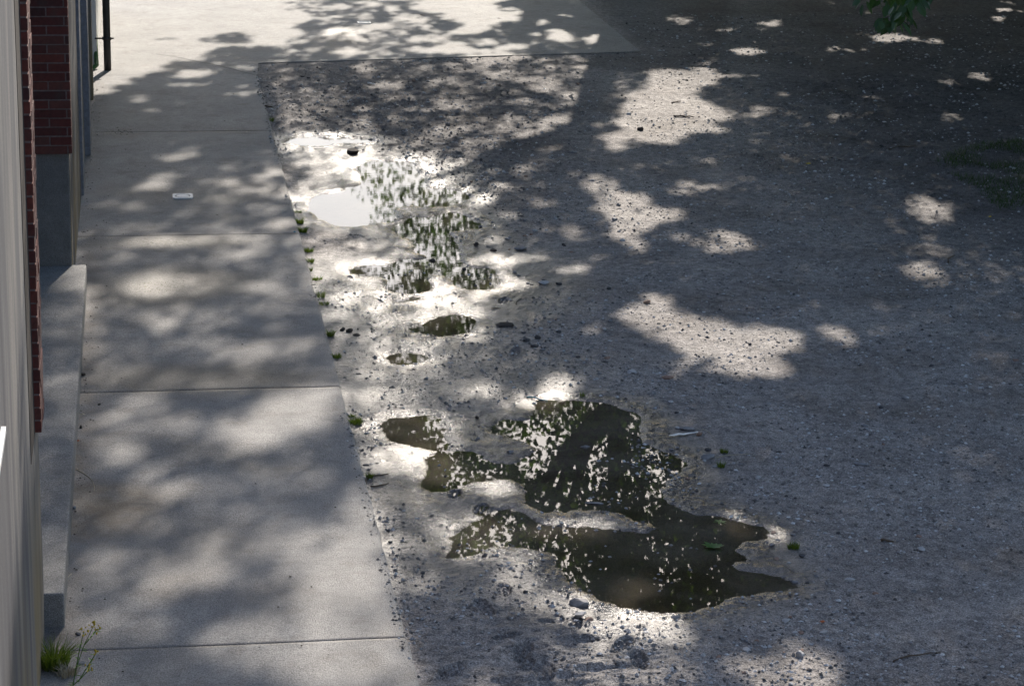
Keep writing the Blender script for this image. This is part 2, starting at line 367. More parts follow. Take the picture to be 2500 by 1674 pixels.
# wet mud: round the puddles, and a few damp hollows
wetp = [ell(1020,1330,170,120), ell(950,980,130,110), ell(1250,960,120,30), ell(1010,760,220,110), ell(760,690,90,60), ell(960,440,160,60),
        ell(800,372,110,22), ell(1450,1480,260,70,18), ell(1850,1290,90,60), ell(1060,560,120,90), ell(1010,860,130,50), ell(1330,900,130,26),
        ell(1250,690,110,80,40), ell(1040,1160,240,120,25)]
WM = np.zeros(GXX.shape)
for e in wetp: WM = np.maximum(WM, fill(gpoly(e)).astype(float))
WM = blur(WM, 0.35, 3)
WET = np.clip(np.maximum(np.clip(WB*3.5, 0, 1), WM*1.0), 0, 1)
DARK = blur(fill(gpoly([(1430,-60),(1440,0),(1563,126),(1440,135),(1440,170),(1750,200),(1800,-60)]))*.5, .12, 2)+blur(fill(gpoly([(1700,-60),(2700,-60),(2700,700),(2350,620),(2000,380),(1750,120)]))*.75, 1.0, 2) + blur(fill(gpoly([(640,155),(1000,140),(1400,150),(1420,300),(1250,480),(1150,600),(1050,400),(850,380),(680,330)])), 0.5, 2)*0.7  # darker wet gravel; at right the deep tree shade is put into the colour

# ---- how much sun comes through the canopy at each spot of ground (traced from the dapples)
T = np.full(GXX.shape, 0.0)
def setT(pts, val, z=YG, soft=0.0):
    m_ = fill(gpoly(pts, z))
    T[m_] = val
A5 = (1500, 0, 2.342); B2 = (850, 0, 3.343); B1 = (200, 0, 3.343); B3 = (180, 420, 3.343); B4_ = (1150, 400, 3.343)
B5 = (120, 850, 3.343); B6 = (120, 1205, 2.602); B8 = (1350, 650, 2.602); A8 = (1500, 660, 1.546)
def E(org, cx, cy, rx, ry, val, ang=0):
    ox, oy, s = org
    if org == (0, 0, 1) and val > .3: rx *= 1.12; ry *= 1.2
    setT(ell(ox+cx/s, oy+cy/s, rx/s, ry/s, ang), val)
O = (0, 0, 1)
# broad half-shade zones
setT([(1080,380),(1420,370),(1560,480),(1700,640),(1650,900),(1350,900),(1150,760)], 0.04)
setT([(1420,370),(1800,380),(1900,640),(1700,640),(1560,480)], 0.04)
setT([(-400,560),(700,540),(830,930),(1040,1674),(1040,1900),(-400,1900)], 0.13)
setT([(-100,170),(640,185),(700,540),(-100,560)], 0.0)
setT([(640,150),(1440,135),(1480,340),(1300,640),(1150,700),(760,640)], 0.05)
setT([(740,650),(1120,640),(1500,900),(1300,960),(1060,1010),(1100,1674),(1030,1674),(860,1020)], 0.16)
setT([(1030,1280),(1250,1500),(1700,1600),(1800,1674),(1800,1800),(1040,1800)], 0.13)
setT([(640,0),(1440,0),(1563,126),(640,152)], 0.05)
# far pad
setT([(-500,-150),(640,-150),(720,0),(705,15),(760,30),(710,25),(780,50),(750,60),(720,75),(740,95),(700,120),(640,122),(560,115),(530,125),(500,140),(490,152),(400,165),(390,180),(330,195),(300,210),(280,215),(200,260),(200,100)], 1)
E(O,420,101,22,5,0.3); E(O,560,98,50,12,0.12); E(O,515,100,25,5,0.4)
for a in [(470,188,50,8,1,-3),(250,225,30,8,1,0),(340,245,14,4,.6,0),(380,280,17,5,.5,0),(600,235,30,5,.6,-6),(440,387,35,8,.4,-8),
          (610,172,30,5,.8,3),(560,160,20,4,.6,0),(455,216,40,5,.35,-5)]: E(O,*a)
setT([(1000,-40),(1330,-40),(1310,2),(1230,5),(1205,15),(1210,25),(1245,38),(1290,33),(1300,40),(1270,50),(1290,55),(1235,62),(1225,72),(1180,80),(1150,95),(1120,95),(1100,103),(1095,80),(1130,70),(1120,62),(1080,45),(1070,35),(1010,28),(1015,12)], 1)
setT([(700,-60),(1020,-60),(1000,5),(900,3),(720,2)], 0.9)
for a in [(1248,28,12,5,1,0),(1375,42,13,5,1,0),(1310,61,32,5,1,-2),(1297,90,13,4,1,0),(1367,90,25,14,1,0),(1447,102,26,9,1,-10),(1500,112,20,4,1,0),(1527,82,10,14,.8,0),
          (1172,109,20,5,1,0),(1440,20,20,5,.4,0),(1220,78,12,4,.4,0),
          (1020,55,25,9,.9,0),(940,72,25,8,1,0),(1035,72,13,5,.8,0),(985,90,14,5,1,0),(1030,103,14,6,1,0),(1072,103,16,9,1,0),(860,133,42,9,.8,0),(890,75,28,8,.8,0),
          (980,110,13,4,.8,0),(870,100,30,8,.6,0),(830,85,45,12,.7,0),(760,10,22,5,.9,0),(830,22,28,6,.8,5),(900,14,25,6,.9,0),(960,28,20,6,.9,0),(880,45,18,5,.7,0),(800,48,22,5,.6,0),
          (920,105,14,4,.6,0),(1005,128,22,4,.5,0),(780,125,30,5,.5,0),(690,140,25,4,.8,0),(740,145,30,4,.4,0),(1055,85,10,4,.6,0),(935,140,16,4,.6,0)]: E(O,*a)
setT([(1075,125),(1090,110),(1120,108),(1150,118),(1180,127),(1200,120),(1280,112),(1282,122),(1210,132),(1110,138),(1075,135)], 1)
# gravel below the pad
setT([(1130,145),(1180,137),(1270,135),(1265,152),(1210,160),(1170,165)], 1)
for a in [(890,173,42,5,.8,0),(920,152,35,4,.7,0),(945,212,38,7,1,-3),(1000,226,12,4,.8,0),(890,266,18,5,.7,-10),(880,298,25,9,.6,-10),(1030,188,10,4,.7,0),(1105,160,12,5,.6,0),
          (1075,242,24,8,.8,0),(1112,257,25,6,.7,-10),(1230,178,30,6,.9,-3),(1210,195,20,5,.8,0),(1290,196,40,8,.6,0),(1350,205,25,12,.9,-10),(1345,217,22,8,.9,0),(1430,165,35,6,1,0),
          (1460,162,30,6,.9,-5),(1460,180,32,8,.9,0),(1365,345,42,14,.9,-18),(1090,320,38,9,.6,-8),(1035,350,30,8,.6,-8),(1145,360,25,9,.7,0),(1250,280,22,6,.5,-10),(1190,285,18,6,.5,0),
          (1350,265,20,7,.45,-20),(820,325,30,6,.4,0),(790,260,20,4,.3,0),(1160,300,16,5,.4,0),(1215,255,18,5,.4,0),(1045,265,20,5,.4,0),(985,300,16,5,.4,0),(1230,370,25,8,.3,0),
          (1150,395,50,10,.6,-10),(1080,430,40,10,.6,-12),(1210,420,40,8,.4,-10),(1270,420,25,7,.6,0),(1220,455,30,8,.5,0),(1110,400,20,8,.5,0),(700,225,25,4,.3,0),(740,300,30,5,.3,0)]: E(O,*a)
setT([(1375,245),(1370,225),(1410,212),(1465,205),(1455,235),(1430,250),(1390,252)], 1)
setT([(1310,300),(1350,288),(1385,275),(1425,275),(1428,290),(1400,300),(1360,310),(1315,335),(1280,340),(1285,325)], 1)
rd = np.random.default_rng(31)
def dapples(poly, num, rx, ry, lo, hi):
    pa_ = np.array(poly, float); mn, mx_ = pa_.min(0), pa_.max(0); k = 0
    while k < num:
        p = mn+rd.random(2)*(mx_-mn); ins = False
        for a, b in zip(poly, poly[1:]+poly[:1]):
            if (a[1] > p[1]) != (b[1] > p[1]) and p[0] < (b[0]-a[0])*(p[1]-a[1])/(b[1]-a[1])+a[0]: ins = not ins
        if not ins: continue
        k += 1
        m_ = fill(gpoly(ell(p[0], p[1], rd.uniform(*rx), rd.uniform(*ry), rd.uniform(-20, 5))))
        T[m_] = np.maximum(T[m_], rd.uniform(lo, hi))
dapples([(645,160),(1420,140),(1400,230),(1300,300),(1250,470),(1150,500),(1000,340),(700,340)], 120, (7, 24), (2.5, 6.5), .35, .95)
dapples([(1060,370),(1380,370),(1330,640),(1200,640)], 34, (9, 30), (4, 10), .25, .6)
dapples([(690,20),(1060,10),(1090,140),(650,148)], 60, (6, 18), (2, 5), .5, 1)
dapples([(1600,20),(2500,0),(2500,330),(1900,330),(1800,160),(1600,160)], 40, (5, 14), (2, 4), .3, .8)
dapples([(1450,420),(1900,420),(2000,700),(1750,740),(1500,620)], 20, (10, 30), (4, 12), .15, .4)
# right of the trunk shadow
setT([(1585,175),(1611,169),(1645,169),(1684,175),(1722,164),(1756,171),(1773,181),(1824,186),(1765,188),(1739,194),(1756,207),(1713,213),(1705,231),(1726,248),(1739,260),(1765,273),(1807,278),(1773,295),(1739,295),(1765,316),(1782,327),(1739,322),(1692,322),(1671,333),(1641,350),(1611,342),(1577,342),(1543,342),(1500,363),(1475,372),(1482,345),(1500,316),(1521,256),(1543,222),(1581,201)], 1)
for a in [(1658,53,28,8,.9,0),(1882,58,24,6,.8,0),(1867,75,13,4,.7,0),(1780,75,14,5,.8,0),(1765,80,12,4,.5,0),(1829,128,33,6,1,0),(1735,153,16,5,.6,0),(1722,114,12,4,.5,0),
          (2175,96,48,12,1,0),(2105,90,20,5,.6,0),(2132,115,14,4,.5,0),(2046,126,14,6,.5,0),(2102,128,22,8,.5,0),(2290,102,14,5,.8,0),(2255,107,14,5,.5,0),(2243,70,12,5,.4,0),
          (2443,28,26,5,1,0),(2495,32,10,5,1,0),(2440,47,20,6,.7,0),(2455,13,28,6,.5,0),(2392,191,24,8,.9,0),(2320,198,22,6,.8,0),(2324,282,16,7,.4,0),(2042,282,17,8,.7,0),
          (2110,278,18,8,.3,0),(1970,303,17,7,.4,0),(1876,265,22,5,.7,0),(1855,280,24,6,.4,0),(1740,397,34,11,.3,0),(1666,455,47,14,.6,0),(2262,508,46,26,.9,15),(2268,612,50,14,.3,0),
          (2252,667,35,16,.5,0),(2153,793,40,14,.6,0),(2090,830,30,12,.25,0)]: E(O,*a)
# middle patches
setT(Z(*B4_, [(880,150),(1000,100),(1100,90),(1160,130),(1120,180),(1180,200),(1240,210),(1350,220),(1420,260),(1500,280),(1560,340),(1690,380),(1680,430),(1600,460),(1500,510),(1400,540),(1380,590),(1450,640),(1500,680),(1440,715),(1380,700),(1290,660),(1220,610),(1190,540),(1140,440),(1110,370),(1050,280),(990,240),(930,190)]), 0.95)
E(B4_,1380,350,60,40,0.35); E(B4_,1330,470,50,30,.6)
setT(Z(*B4_, [(770,470),(850,470),(960,500),(1000,560),(980,620),(900,610),(820,580),(770,530)]), .6)
setT(Z(*B4_, [(1610,540),(1720,540),(1800,600),(1900,620),(1960,600),(2080,530),(2180,560),(2280,640),(2240,680),(2100,700),(2000,730),(1850,690),(1700,600)]), .5)
E(B4_,2150,610,80,45,.85); E(B4_,1680,575,60,30,.7); E(B4_,1710,175,150,36,.5); E(B4_,550,770,80,45,.55); E(B4_,820,830,130,50,.7); E(B4_,1000,740,100,30,.35); E(B4_,1400,810,80,50,.4); E(B4_,1180,860,110,40,.35)
E(B4_,420,80,80,30,.5); E(B4_,230,190,80,30,.5)
setT(Z(*B8, [(590,200),(690,140),(780,200),(780,290),(860,300),(1000,310),(1200,340),(1400,350),(1500,370),(1620,440),(1600,480),(1500,510),(1420,560),(1440,600),(1480,640),(1530,690),(1430,710),(1200,680),(1040,690),(1020,640),(1050,600),(980,570),(880,590),(900,640),(880,710),(830,680),(800,620),(780,580),(850,520),(760,500),(760,440),(650,420),(560,400),(450,330),(340,320),(440,270),(540,270)]), 1)
E(B8,1800,430,90,55,.5); E(B8,2110,370,90,40,.35); E(B8,560,575,50,25,.15)
setT(Z(*B8, [(-100,230),(250,240),(330,330),(480,420),(470,470),(420,560),(380,620),(230,640),(100,670),(80,720),(60,830),(0,840),(-150,800),(-300,720),(-420,600),(-430,400),(-250,260)]), .20)
E(B4_,350,960,130,60,.6); E(B4_,250,1240,260,90,.35)
E(B8,600,360,60,30,0.2)
# path
for a in [(720,90,200,38,.5,-8),(600,130,160,30,.4,-5),(1240,110,100,28,.6,-5),(1590,50,100,30,1,-15),(1480,155,120,24,.9,-12),(310,280,90,28,.7,-10),(490,305,110,28,.7,-10),(190,160,70,22,.3,0),
          (1690,440,130,45,.8,-15),(1560,360,120,25,.5,-15),(1170,490,100,20,.5,-5),(350,480,150,25,.45,-10),(120,520,80,28,.45,-5),(700,590,300,28,.7,0),(1330,560,170,25,.7,0),
          (1400,680,200,50,.85,-12),(1240,740,130,28,.6,-10),(1590,985,150,45,1,0),(900,920,280,50,.5,-15),(600,950,150,50,.4,0),(180,1110,90,55,.55,0),(700,1180,300,50,.45,-10),
          (700,1285,130,50,1,-8),(1130,1260,130,50,.45,0),(1060,1420,150,40,.4,-15),(120,1360,60,55,.6,0),(200,1500,150,55,.55,0),(1350,1510,250,45,.7,-8),(1700,1450,250,50,.45,-8)]: E(B3,*a)
for a in [(540,170,130,45,.6,-10),(1400,110,200,36,.9,-12),(1800,40,180,28,.8,-8),(820,450,150,70,.7,-15),(520,650,150,110,.65,-30),(1010,690,120,50,.45,-10),(600,900,250,60,.55,-25),
          (900,1050,170,70,.45,-10),(950,1210,300,60,.5,0),(150,180,80,50,.5,0),(190,420,40,50,.5,0),(80,650,100,110,.5,0)]: E(B5,*a)
setT(Z(*B5, [(1330,860),(1560,660),(1700,540),(1800,420),(2050,390),(2230,340),(2340,330),(2340,560),(2150,680),(1900,820),(1700,900),(1500,920)]), .95)
setT(Z(*B6, [(1900,0),(2040,0),(2100,250),(2180,500),(2250,750),(2280,900),(2300,1100),(2340,1320),(1500,1320),(1420,1150),(1100,1080),(1010,1030),(1100,920),(1300,850),(1500,770),(1620,640),(1560,520),(1500,420),(1600,300),(1750,220),(1880,120)]), .75)
E(B6,1850,600,180,150,1); E(B6,1750,850,180,80,1); E(B6,1650,1100,130,120,1)
E(B6,1830,200,100,40,.25)
for a in [(880,400,140,55,.6,0),(830,600,260,100,.55,-20),(280,560,130,100,.65,0),(230,860,120,70,.35,0),(550,900,150,50,.35,0),(1250,180,120,50,.3,0),(300,1100,200,60,.1,0)]: E(B6,*a)
# ledge beyond the shadow of the pier
L2 = (0, 560, 2.8)
setT(Z(*L2, [(490,250),(600,240),(590,480),(500,480),(300,460)]), 1, .22)
E(L2,480,560,90,40,.4); E(L2,310,600,60,30,.4)
# mud beside the puddles
setT(Z(*A7, [(1190,1110),(1330,1170),(1450,1200),(1560,1230),(1680,1260),(1700,1300),(1630,1420),(1600,1350),(1450,1280),(1250,1190)]), 1)
for a in [(1130,1360,200,50,.5,0),(1000,1500,400,60,.4,0),(600,1200,150,50,.3,0),(300,1000,100,60,.35,0),(2120,790,60,40,1,0),(1900,728,95,24,1,0),(1050,80,80,60,.9,0),(1450,1080,170,80,.5,0),
          (1370,1160,70,40,.9,0),(2200,740,60,30,.35,0),(1300,620,80,40,.3,0),(980,400,60,40,.35,0),(950,1250,160,40,.4,0),(2000,60,160,40,.05,0)]: E(A7,*a)
E(O,1921,1640,125,55,.85); E(O,1500,1560,60,50,.8); E(O,1600,1660,120,30,.5)
setT(Z(*A6, [(270,700),(500,760),(540,850),(780,900),(1000,960),(1300,960),(1500,940),(1520,1000),(1300,1080),(1000,1150),(700,1100),(500,1000),(380,1000),(320,900)]), .22)
E(A6,1000,1260,400,50,.35); E(A6,600,650,280,60,.03); E(A6,700,1170,260,40,.12); E(A6,680,640,90,20,.4); E(A6,980,1400,260,60,.1)
E(O,880,440,150,60,.3); E(O,1000,420,100,40,.35)
TL = fill(gpoly([(1440,0),(1563,126),(1480,340),(1400,345),(1460,200),(1500,126),(1420,0)]))
T = np.where(WB*1.0 > .06, np.maximum(T, 0.0), T)
sheen = np.zeros(GXX.shape)
for e, v in [(ell(1020,1080,130,90),.45),(ell(1060,1130,60,50),.7),(ell(930,960,130,70),.25),(ell(1330,985,110,30),.5),(ell(1180,960,160,40),.3),(ell(1330,1270,200,26,5),.5),(ell(1110,1290,130,60),.4),(ell(1250,1400,90,60,30),.4),
             (ell(1480,1490,180,50,12),.8),(ell(1130,730,110,50),.38),(ell(1060,700,60,40),.35),(ell(1230,660,50,50),.35),(ell(800,600,90,80),.35),(ell(950,630,80,30),.4),(ell(780,470,90,50),.3),(ell(900,400,160,36),.45),(ell(1100,480,70,50),.5),
             (ell(830,345,110,26),.35),(ell(1000,870,140,34),.45),(ell(1200,1330,160,30),.3),(ell(1160,1170,140,40,10),.35)]:
    sheen = np.maximum(sheen, fill(gpoly(e))*min(1, v*1.0))
T = np.maximum(T, blur(sheen, .12, 2))
T = np.clip(T, 0, 1)
for e in (ell(450,590,110,10), ell(370,702,80,28)):
    T = np.where(fill(gpoly(e)), .65, T)
T = blur(T, 0.05, 1)
# ragged edges as leaves make them
T_EDGE = (fnoise(GXX, GYY, 0.35, 3, 3)-0.5)*0.5
wpx = (fnoise(GXX, GYY, 0.30, 3, 6)-0.5)*0.34; wpy = (fnoise(GXX, GYY, 0.35, 3, 9)-0.5)*0.60
TW = sample(T, GXX+wpx, GYY+wpy)
SHADE = np.clip(TW + T_EDGE*1.4*(4*TW*(1-TW)), 0, 1)

# ------------------------------------------------------------------ ground
def axis_rows():
    ys = [11.6]
    while ys[-1] < 41.5: ys.append(ys[-1]*(1.00062 if ys[-1] < 17 else 1.00125))
    return np.array(ys)
ROWS = axis_rows(); NC = 640
UC = np.linspace(0, 1, NC)
PRINTS = [(1275,1588,25,.30,.12),(1182,1482,-10,.30,.11),(1175,1240,20,.26,.11),(1520,1575,35,.28,.11),(1240,1555,60,.25,.1),(1405,1520,15,.2,.09),(1330,1635,10,.34,.14),
          (1110,1205,15,.24,.1),(1260,860,15,.24,.1),(1230,735,20,.24,.1),(1290,1615,-20,.3,.12),(1560,1610,0,.26,.11),(1100,1640,40,.28,.12),(1230,1440,5,.24,.1)]
def ground_height(x, y):
    base = YG + 0.022*np.clip((y-31.5)/1.5, 0, 1) + (fnoise(x, y, 2.2, 3, 1)-0.5)*0.03*np.clip((33.5-y)/2, .3, 1)
    w = sample(np.clip(WB*4, 0, 1), x, y)
    b4 = sample(B4, x, y); b15 = sample(B15, x, y)
    nz = (fnoise(x, y, 0.22, 4, 5)-0.5)*0.020 + (fnoise(x, y, 0.07, 2, 10)-0.5)*0.026 + (vnoise(x, y, 0.022, 3)-0.5)*0.007
    pud = -0.0565 + 0.016*(1-2*b4) - 0.022*np.clip(b15*2-1, 0, 1) + nz*0.75
    z = base*(1-w) + pud*w
    z = z + (fnoise(x, y, 0.09, 3, 8)-0.5)*0.010 + (fnoise(x, y, 0.5, 3, 2)-0.5)*0.014*(1-w)
    z = z + (np.clip(vnoise(x, y, 0.06, 11)-0.68, 0, 1)*0.07)*(0.4+1.3*sample(DARK, x, y)*(y < 32.3))*(1-0.6*w)
    z = z + (np.clip(vnoise(x, y, 0.025, 12)-0.6, 0, 1)*0.022)*(1-0.5*w)
    for px, py, ang, ln, wd in PRINTS:
        c = at(px, py, YG); a = R(ang)
        du = (x-c[0])*math.sin(a)+(y-c[1])*math.cos(a); dv = (x-c[0])*math.cos(a)-(y-c[1])*math.sin(a)
        r2 = (du/(ln/2))**2+(dv/(wd/2))**2
        ins = np.clip((1-r2)*3, 0, 1); rim = np.exp(-((np.sqrt(r2)-1.12)/0.16)**2)
        lug = np.clip(np.sin(du*2*math.pi/0.046+np.abs(dv)*40)*2+.6, 0, 1)*np.clip(np.sin(dv*2*math.pi/0.040)*2+1.0, 0, 1)
        z = z - ins*0.022 + rim*0.007 + ins*lug*0.019
    # ruts in the mud at the near edge
    mud = sample(MUD, x, y)
    z = z + mud*(np.abs(fnoise(x+y*0.15, y*2.6, 0.35, 3, 9)-0.5)*-0.13+0.016)
    return z
MUD = blur(fill(gpoly([(1120,1500),(1400,1480),(1650,1560),(1680,1674),(1650,1760),(1080,1760)])), 0.2)
xl = 1.42+0*ROWS; xr = 0.395*ROWS+1.3
X = xl[:, None]+(xr-xl)[:, None]*UC[None, :]; Y = np.repeat(ROWS[:, None], NC, 1)
Zg = ground_height(X, Y)
fx = np.clip((xr[:, None]-X)/0.8, 0, 1)*np.clip((41.4-Y)/1.0, 0, 1)*np.clip((Y-11.6)/0.4, 0, 1)
Zg = Zg*fx + (-0.062)*(1-fx)
idx = np.arange(len(ROWS)*NC).reshape(len(ROWS), NC)
quads = np.stack([idx[:-1, :-1], idx[:-1, 1:], idx[1:, 1:], idx[1:, :-1]], -1).reshape(-1, 4)
V = np.stack([X, Y, Zg], -1).reshape(-1, 3)
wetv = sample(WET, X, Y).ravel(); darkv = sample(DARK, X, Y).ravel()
nv = len(V)
big = 400.0
V = np.vstack([V, [(-big, -big, -0.066), (big, -big, -0.066), (big, big, -0.066), (-big, big, -0.066)]])
quads = np.vstack([quads, [(nv, nv+1, nv+2, nv+3)]])
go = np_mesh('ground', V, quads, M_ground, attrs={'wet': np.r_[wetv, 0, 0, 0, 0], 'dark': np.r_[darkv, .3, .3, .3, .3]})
tag(go, kind='structure')
def gz(x, y): return float(ground_height(np.array([x]), np.array([y]))[0])

# ------------------------------------------------------------------ puddles
PLAB = {'big': 'large murky puddle of muddy water reflecting trunks, nearest in the yard', 'left': 'small puddle between the path edge and the largest puddle',
 'oval': 'tiny oval brown puddle alone in the mud', 'lens': 'lens-shaped puddle reflecting leaves, just past the tiny oval one', 'branch': 'branching puddle with brown water reflecting greenery, mid yard',
 'white': 'bright puddle reflecting white sky with scattered leaves', 'far': 'thin farthest puddle gleaming white below the pad', 'sliver': 'narrow sliver of water just below the branching puddle'}
USED = np.zeros(GXX.shape, bool)[::2, ::2]
for k, mk in pm.items():
    step = 2
    m2 = (blur(mk, 0.09) > 0.03)[::step, ::step]
    m2 &= ~USED; USED |= m2
    ii, jj = np.nonzero(m2)
    vid = {}; vs = []; fs = []
    for i, j in zip(ii.tolist(), jj.tolist()):
        q = []
        for a, b in ((i, j), (i+1, j), (i+1, j+1), (i, j+1)):
            if (a, b) not in vid:
                vid[(a, b)] = len(vs); vs.append((GX0+(a-.5)*GS*step, GY0+(b-.5)*GS*step, -0.055))
            q.append(vid[(a, b)])
        fs.append(q)
    o = mesh('puddle', vs, fs, M_water); tag(o, PLAB[k], 'puddle', kind='structure')

# ------------------------------------------------------------------ path
XE = 1.52; JY = [29.2, 24.1, 19.0, 13.9]
def sstep(a, b, x):
    t = np.clip((x-a)/(b-a), 0, 1); return t*t*(3-2*t)
ys = [2.0, 4, 6, 8, 9.5, 10.5]
while ys[-1] < 32.9: ys.append(ys[-1]+0.04)
ys = [y for y in ys if min(abs(y-j) for j in JY) > 0.03]
for j in JY: ys += [j-0.006, j-0.003, j+0.003, j+0.006]
ys = np.array(sorted(ys)); xs = np.concatenate([np.arange(-1.2, 1.46, 0.035), [1.475, 1.49, 1.502, 1.512, 1.518, 1.52]])
PX, PY = np.meshgrid(xs, ys)
edge_w = (fnoise(PY*0+3.3, PY, 0.25, 3, 4)-0.5)*0.02
PXd = PX + edge_w*sstep(1.3, 1.5, PX)
PZ = (fnoise(PX, PY, 1.5, 3, 6)-0.5)*0.012*sstep(1.52, 1.2, PX)
PZ = PZ - 0.016*sstep(1.495, 1.52, PX)**2
for j in JY:
    PZ = PZ - 0.007*(np.abs(PY-j+edge_w*0.3*0) < 0.004)
def wmask(shapes, soft=0.12, z=0.0):
    a = np.zeros(GXX.shape)
    for e, v in shapes: a = np.maximum(a, fill(gpoly(e, z))*v)
    return blur(a, soft, 2)
WP = wmask([(ell(440,590,190,16),1),(ell(400,700,170,50,-5),.9),(ell(560,690,90,30,-10),.7),(ell(500,925,300,36,0),.9),(ell(640,890,160,24,-8),.5),(ell(560,530,60,10),.5),(ell(420,475,220,20,4),.5),(ell(600,460,130,18),.5),
            (ell(300,330,60,8),.4),(ell(560,318,70,6),.5),(ell(380,1090,100,16),.4),(ell(560,1120,120,30,10),.5),(ell(250,1230,150,60),.5),(ell(450,1330,170,60),.35)], .12)
FP = wmask([(ell(400,592,90,9),1),(ell(575,586,50,7),.9),(ell(375,700,70,24),.9),(ell(330,590,50,6),.7)], .13)
DP = wmask([([(215,560),(245,560),(240,900),(230,1180),(420,1200),(330,1300),(200,1330),(170,1500),(240,1570),(150,1600),(120,1674),(60,1674)],.9),(ell(640,1440,120,25,-10),.35),(ell(440,1430,110,40,-15),.35),(ell(300,320,30,6),.8),
            ([(215,190),(240,190),(240,420),(215,440)],.7),(ell(590,320,40,6),.5)], .10)
wv = sample(WP, PX, PY); fv_ = sample(FP, PX, PY); dv_ = sample(DP, PX, PY)
dv_ = np.maximum(dv_, 0.5*(np.abs(np.min(np.abs(PY[..., None]-np.array(JY)), -1)) < 0.008))
ni, nj = PX.shape
idx = np.arange(ni*nj).reshape(ni, nj)
quads = np.stack([idx[:-1, :-1], idx[:-1, 1:], idx[1:, 1:], idx[1:, :-1]], -1).reshape(-1, 4)
Vp = np.stack([PXd, PY, PZ], -1).reshape(-1, 3)
# right-hand side face
sk = np.stack([PXd[:, -1]+0.004, ys, np.full(ni, -0.10)], -1); s0 = len(Vp); Vp = np.vstack([Vp, sk])
sq = np.stack([idx[:-1, -1], s0+np.arange(ni-1), s0+np.arange(1, ni), idx[1:, -1]], -1); quads = np.vstack([quads, sq])
ex = np.zeros(ni)
po = np_mesh('path', Vp, quads, M_path, attrs={'wet': np.r_[wv.ravel(), ex], 'film': np.r_[fv_.ravel(), ex], 'dirt': np.r_[dv_.ravel(), ex+.5]})
tag(po, kind='structure')

# ------------------------------------------------------------------ far concrete pad
cA = at(639, 154); cB = at(1563, 126); cC = at(1450, 32)
dirx, diry = cC[0]-cB[0], cC[1]-cB[1]
farp = (cC[0]+dirx*6, cC[1]+diry*6)
rws = np.concatenate([[32.92], np.arange(33.0, cA[1], 0.07)])
pv, pq, aw, af, ad = [], [], [], [], []
NPC = 150
def pad_x(y):
    if y < cA[1]: return XE+0.10*(y-32.9)*0.6
    if y < cB[1]: t = (y-cA[1])/(cB[1]-cA[1]); return cA[0]+(cB[0]-cA[0])*t
    t = (y-cB[1])/diry; return cB[0]+dirx*t
rows = list(rws)+list(np.linspace(cA[1], cB[1], 14))+list(np.arange(cB[1]+0.08, 46, 0.09))+[50, 60]
for r_, y in enumerate(rows):
    xr_ = pad_x(y)
    for c_ in range(NPC):
        t = c_/(NPC-1); x = -8+(xr_+8)*t; y2 = y
        pv.append((x, y2, 0.002+0.004*math.sin(x*1.3+y)*0))
for r_ in range(len(rows)-1):
    for c_ in range(NPC-1):
        a = r_*NPC+c_; pq.append((a, a+1, a+NPC+1, a+NPC))
pv = np.array(pv); nv = len(pv)
WPad = wmask([(ell(830,92,60,14),1),(ell(830,120,55,16),.6),(ell(390,165,90,10),.4)], .15); FPad = wmask([(ell(835,80,45,8),1),(ell(800,84,40,5),.8)], .12)
low = np.array([(p[0]+0.003, p[1]-0.003, -0.08) for p in pv[[r*NPC+NPC-1 for r in range(len(rows))]]])
pv = np.vstack([pv, low]); pq += [((r+0)*NPC+NPC-1, nv+r, nv+r+1, (r+1)*NPC+NPC-1) for r in range(len(rows)-1)]
pa = np_mesh('pavement', pv, pq, M_pad, smooth=False, attrs={'wet': sample(WPad, pv[:, 0], pv[:, 1]), 'film': sample(FPad, pv[:, 0], pv[:, 1]), 'dirt': np.zeros(len(pv))})
tag(pa, kind='structure')
def strip(name, pts, w, z, mat):
    vs = []; fs = []
    for k, p in enumerate(pts):
        a = np.array(pts[max(0, k-1)]); b = np.array(pts[min(len(pts)-1, k+1)]); d = b-a; d = d/np.hypot(*d); nn = np.array([-d[1], d[0]])*w/2
        vs += [(p[0]+nn[0], p[1]+nn[1], z), (p[0]-nn[0], p[1]-nn[1], z)]
        if k: fs.append((2*k-2, 2*k-1, 2*k+1, 2*k))
    return mesh(name, vs, fs, mat)
cr = [at(x, y) for x, y in ((380,133),(430,140),(480,151),(520,158),(570,171),(632,187))]
tag(strip('pavement_joint', cr, 0.012, 0.006, M_dark), kind='structure')

# ------------------------------------------------------------------ building along the path
def box_vf(x0, x1, y0, y1, z0, z1):
    v = [(x0,y0,z0),(x1,y0,z0),(x1,y1,z0),(x0,y1,z0),(x0,y0,z1),(x1,y0,z1),(x1,y1,z1),(x0,y1,z1)]
    f = [(0,3,2,1),(4,5,6,7),(0,1,5,4),(1,2,6,5),(2,3,7,6),(3,0,4,7)]
    return v, f
def boxes(name, bs, mat, parent, bev=0.0):
    vs, fs = [], []
    for b in bs:
        v, f = box_vf(*b); k = len(vs); vs += v; fs += [tuple(i+k for i in q) for q in f]
    o = mesh(name, vs, fs, mat, parent)
    if bev:
        md = o.modifiers.new('bevel', 'BEVEL'); md.width = bev; md.segments = 2
    return o
bld = empty('building', (-2.5, 18, 0), 'long low building with streaked render wall and red brick surrounds along the concrete path', 'building')
boxes('wall', [(-5.0, -0.664, -6.0, 14.29, -0.1, 7.5), (-5.0, -1.9, 14.29, 22.2, -0.1, 7.5), (-5.0, -0.668, 22.2, 32.3, -0.1, 7.5), (-5.0, -0.71, 14.29, 22.2, 3.9, 7.5)], M_wall, bld)
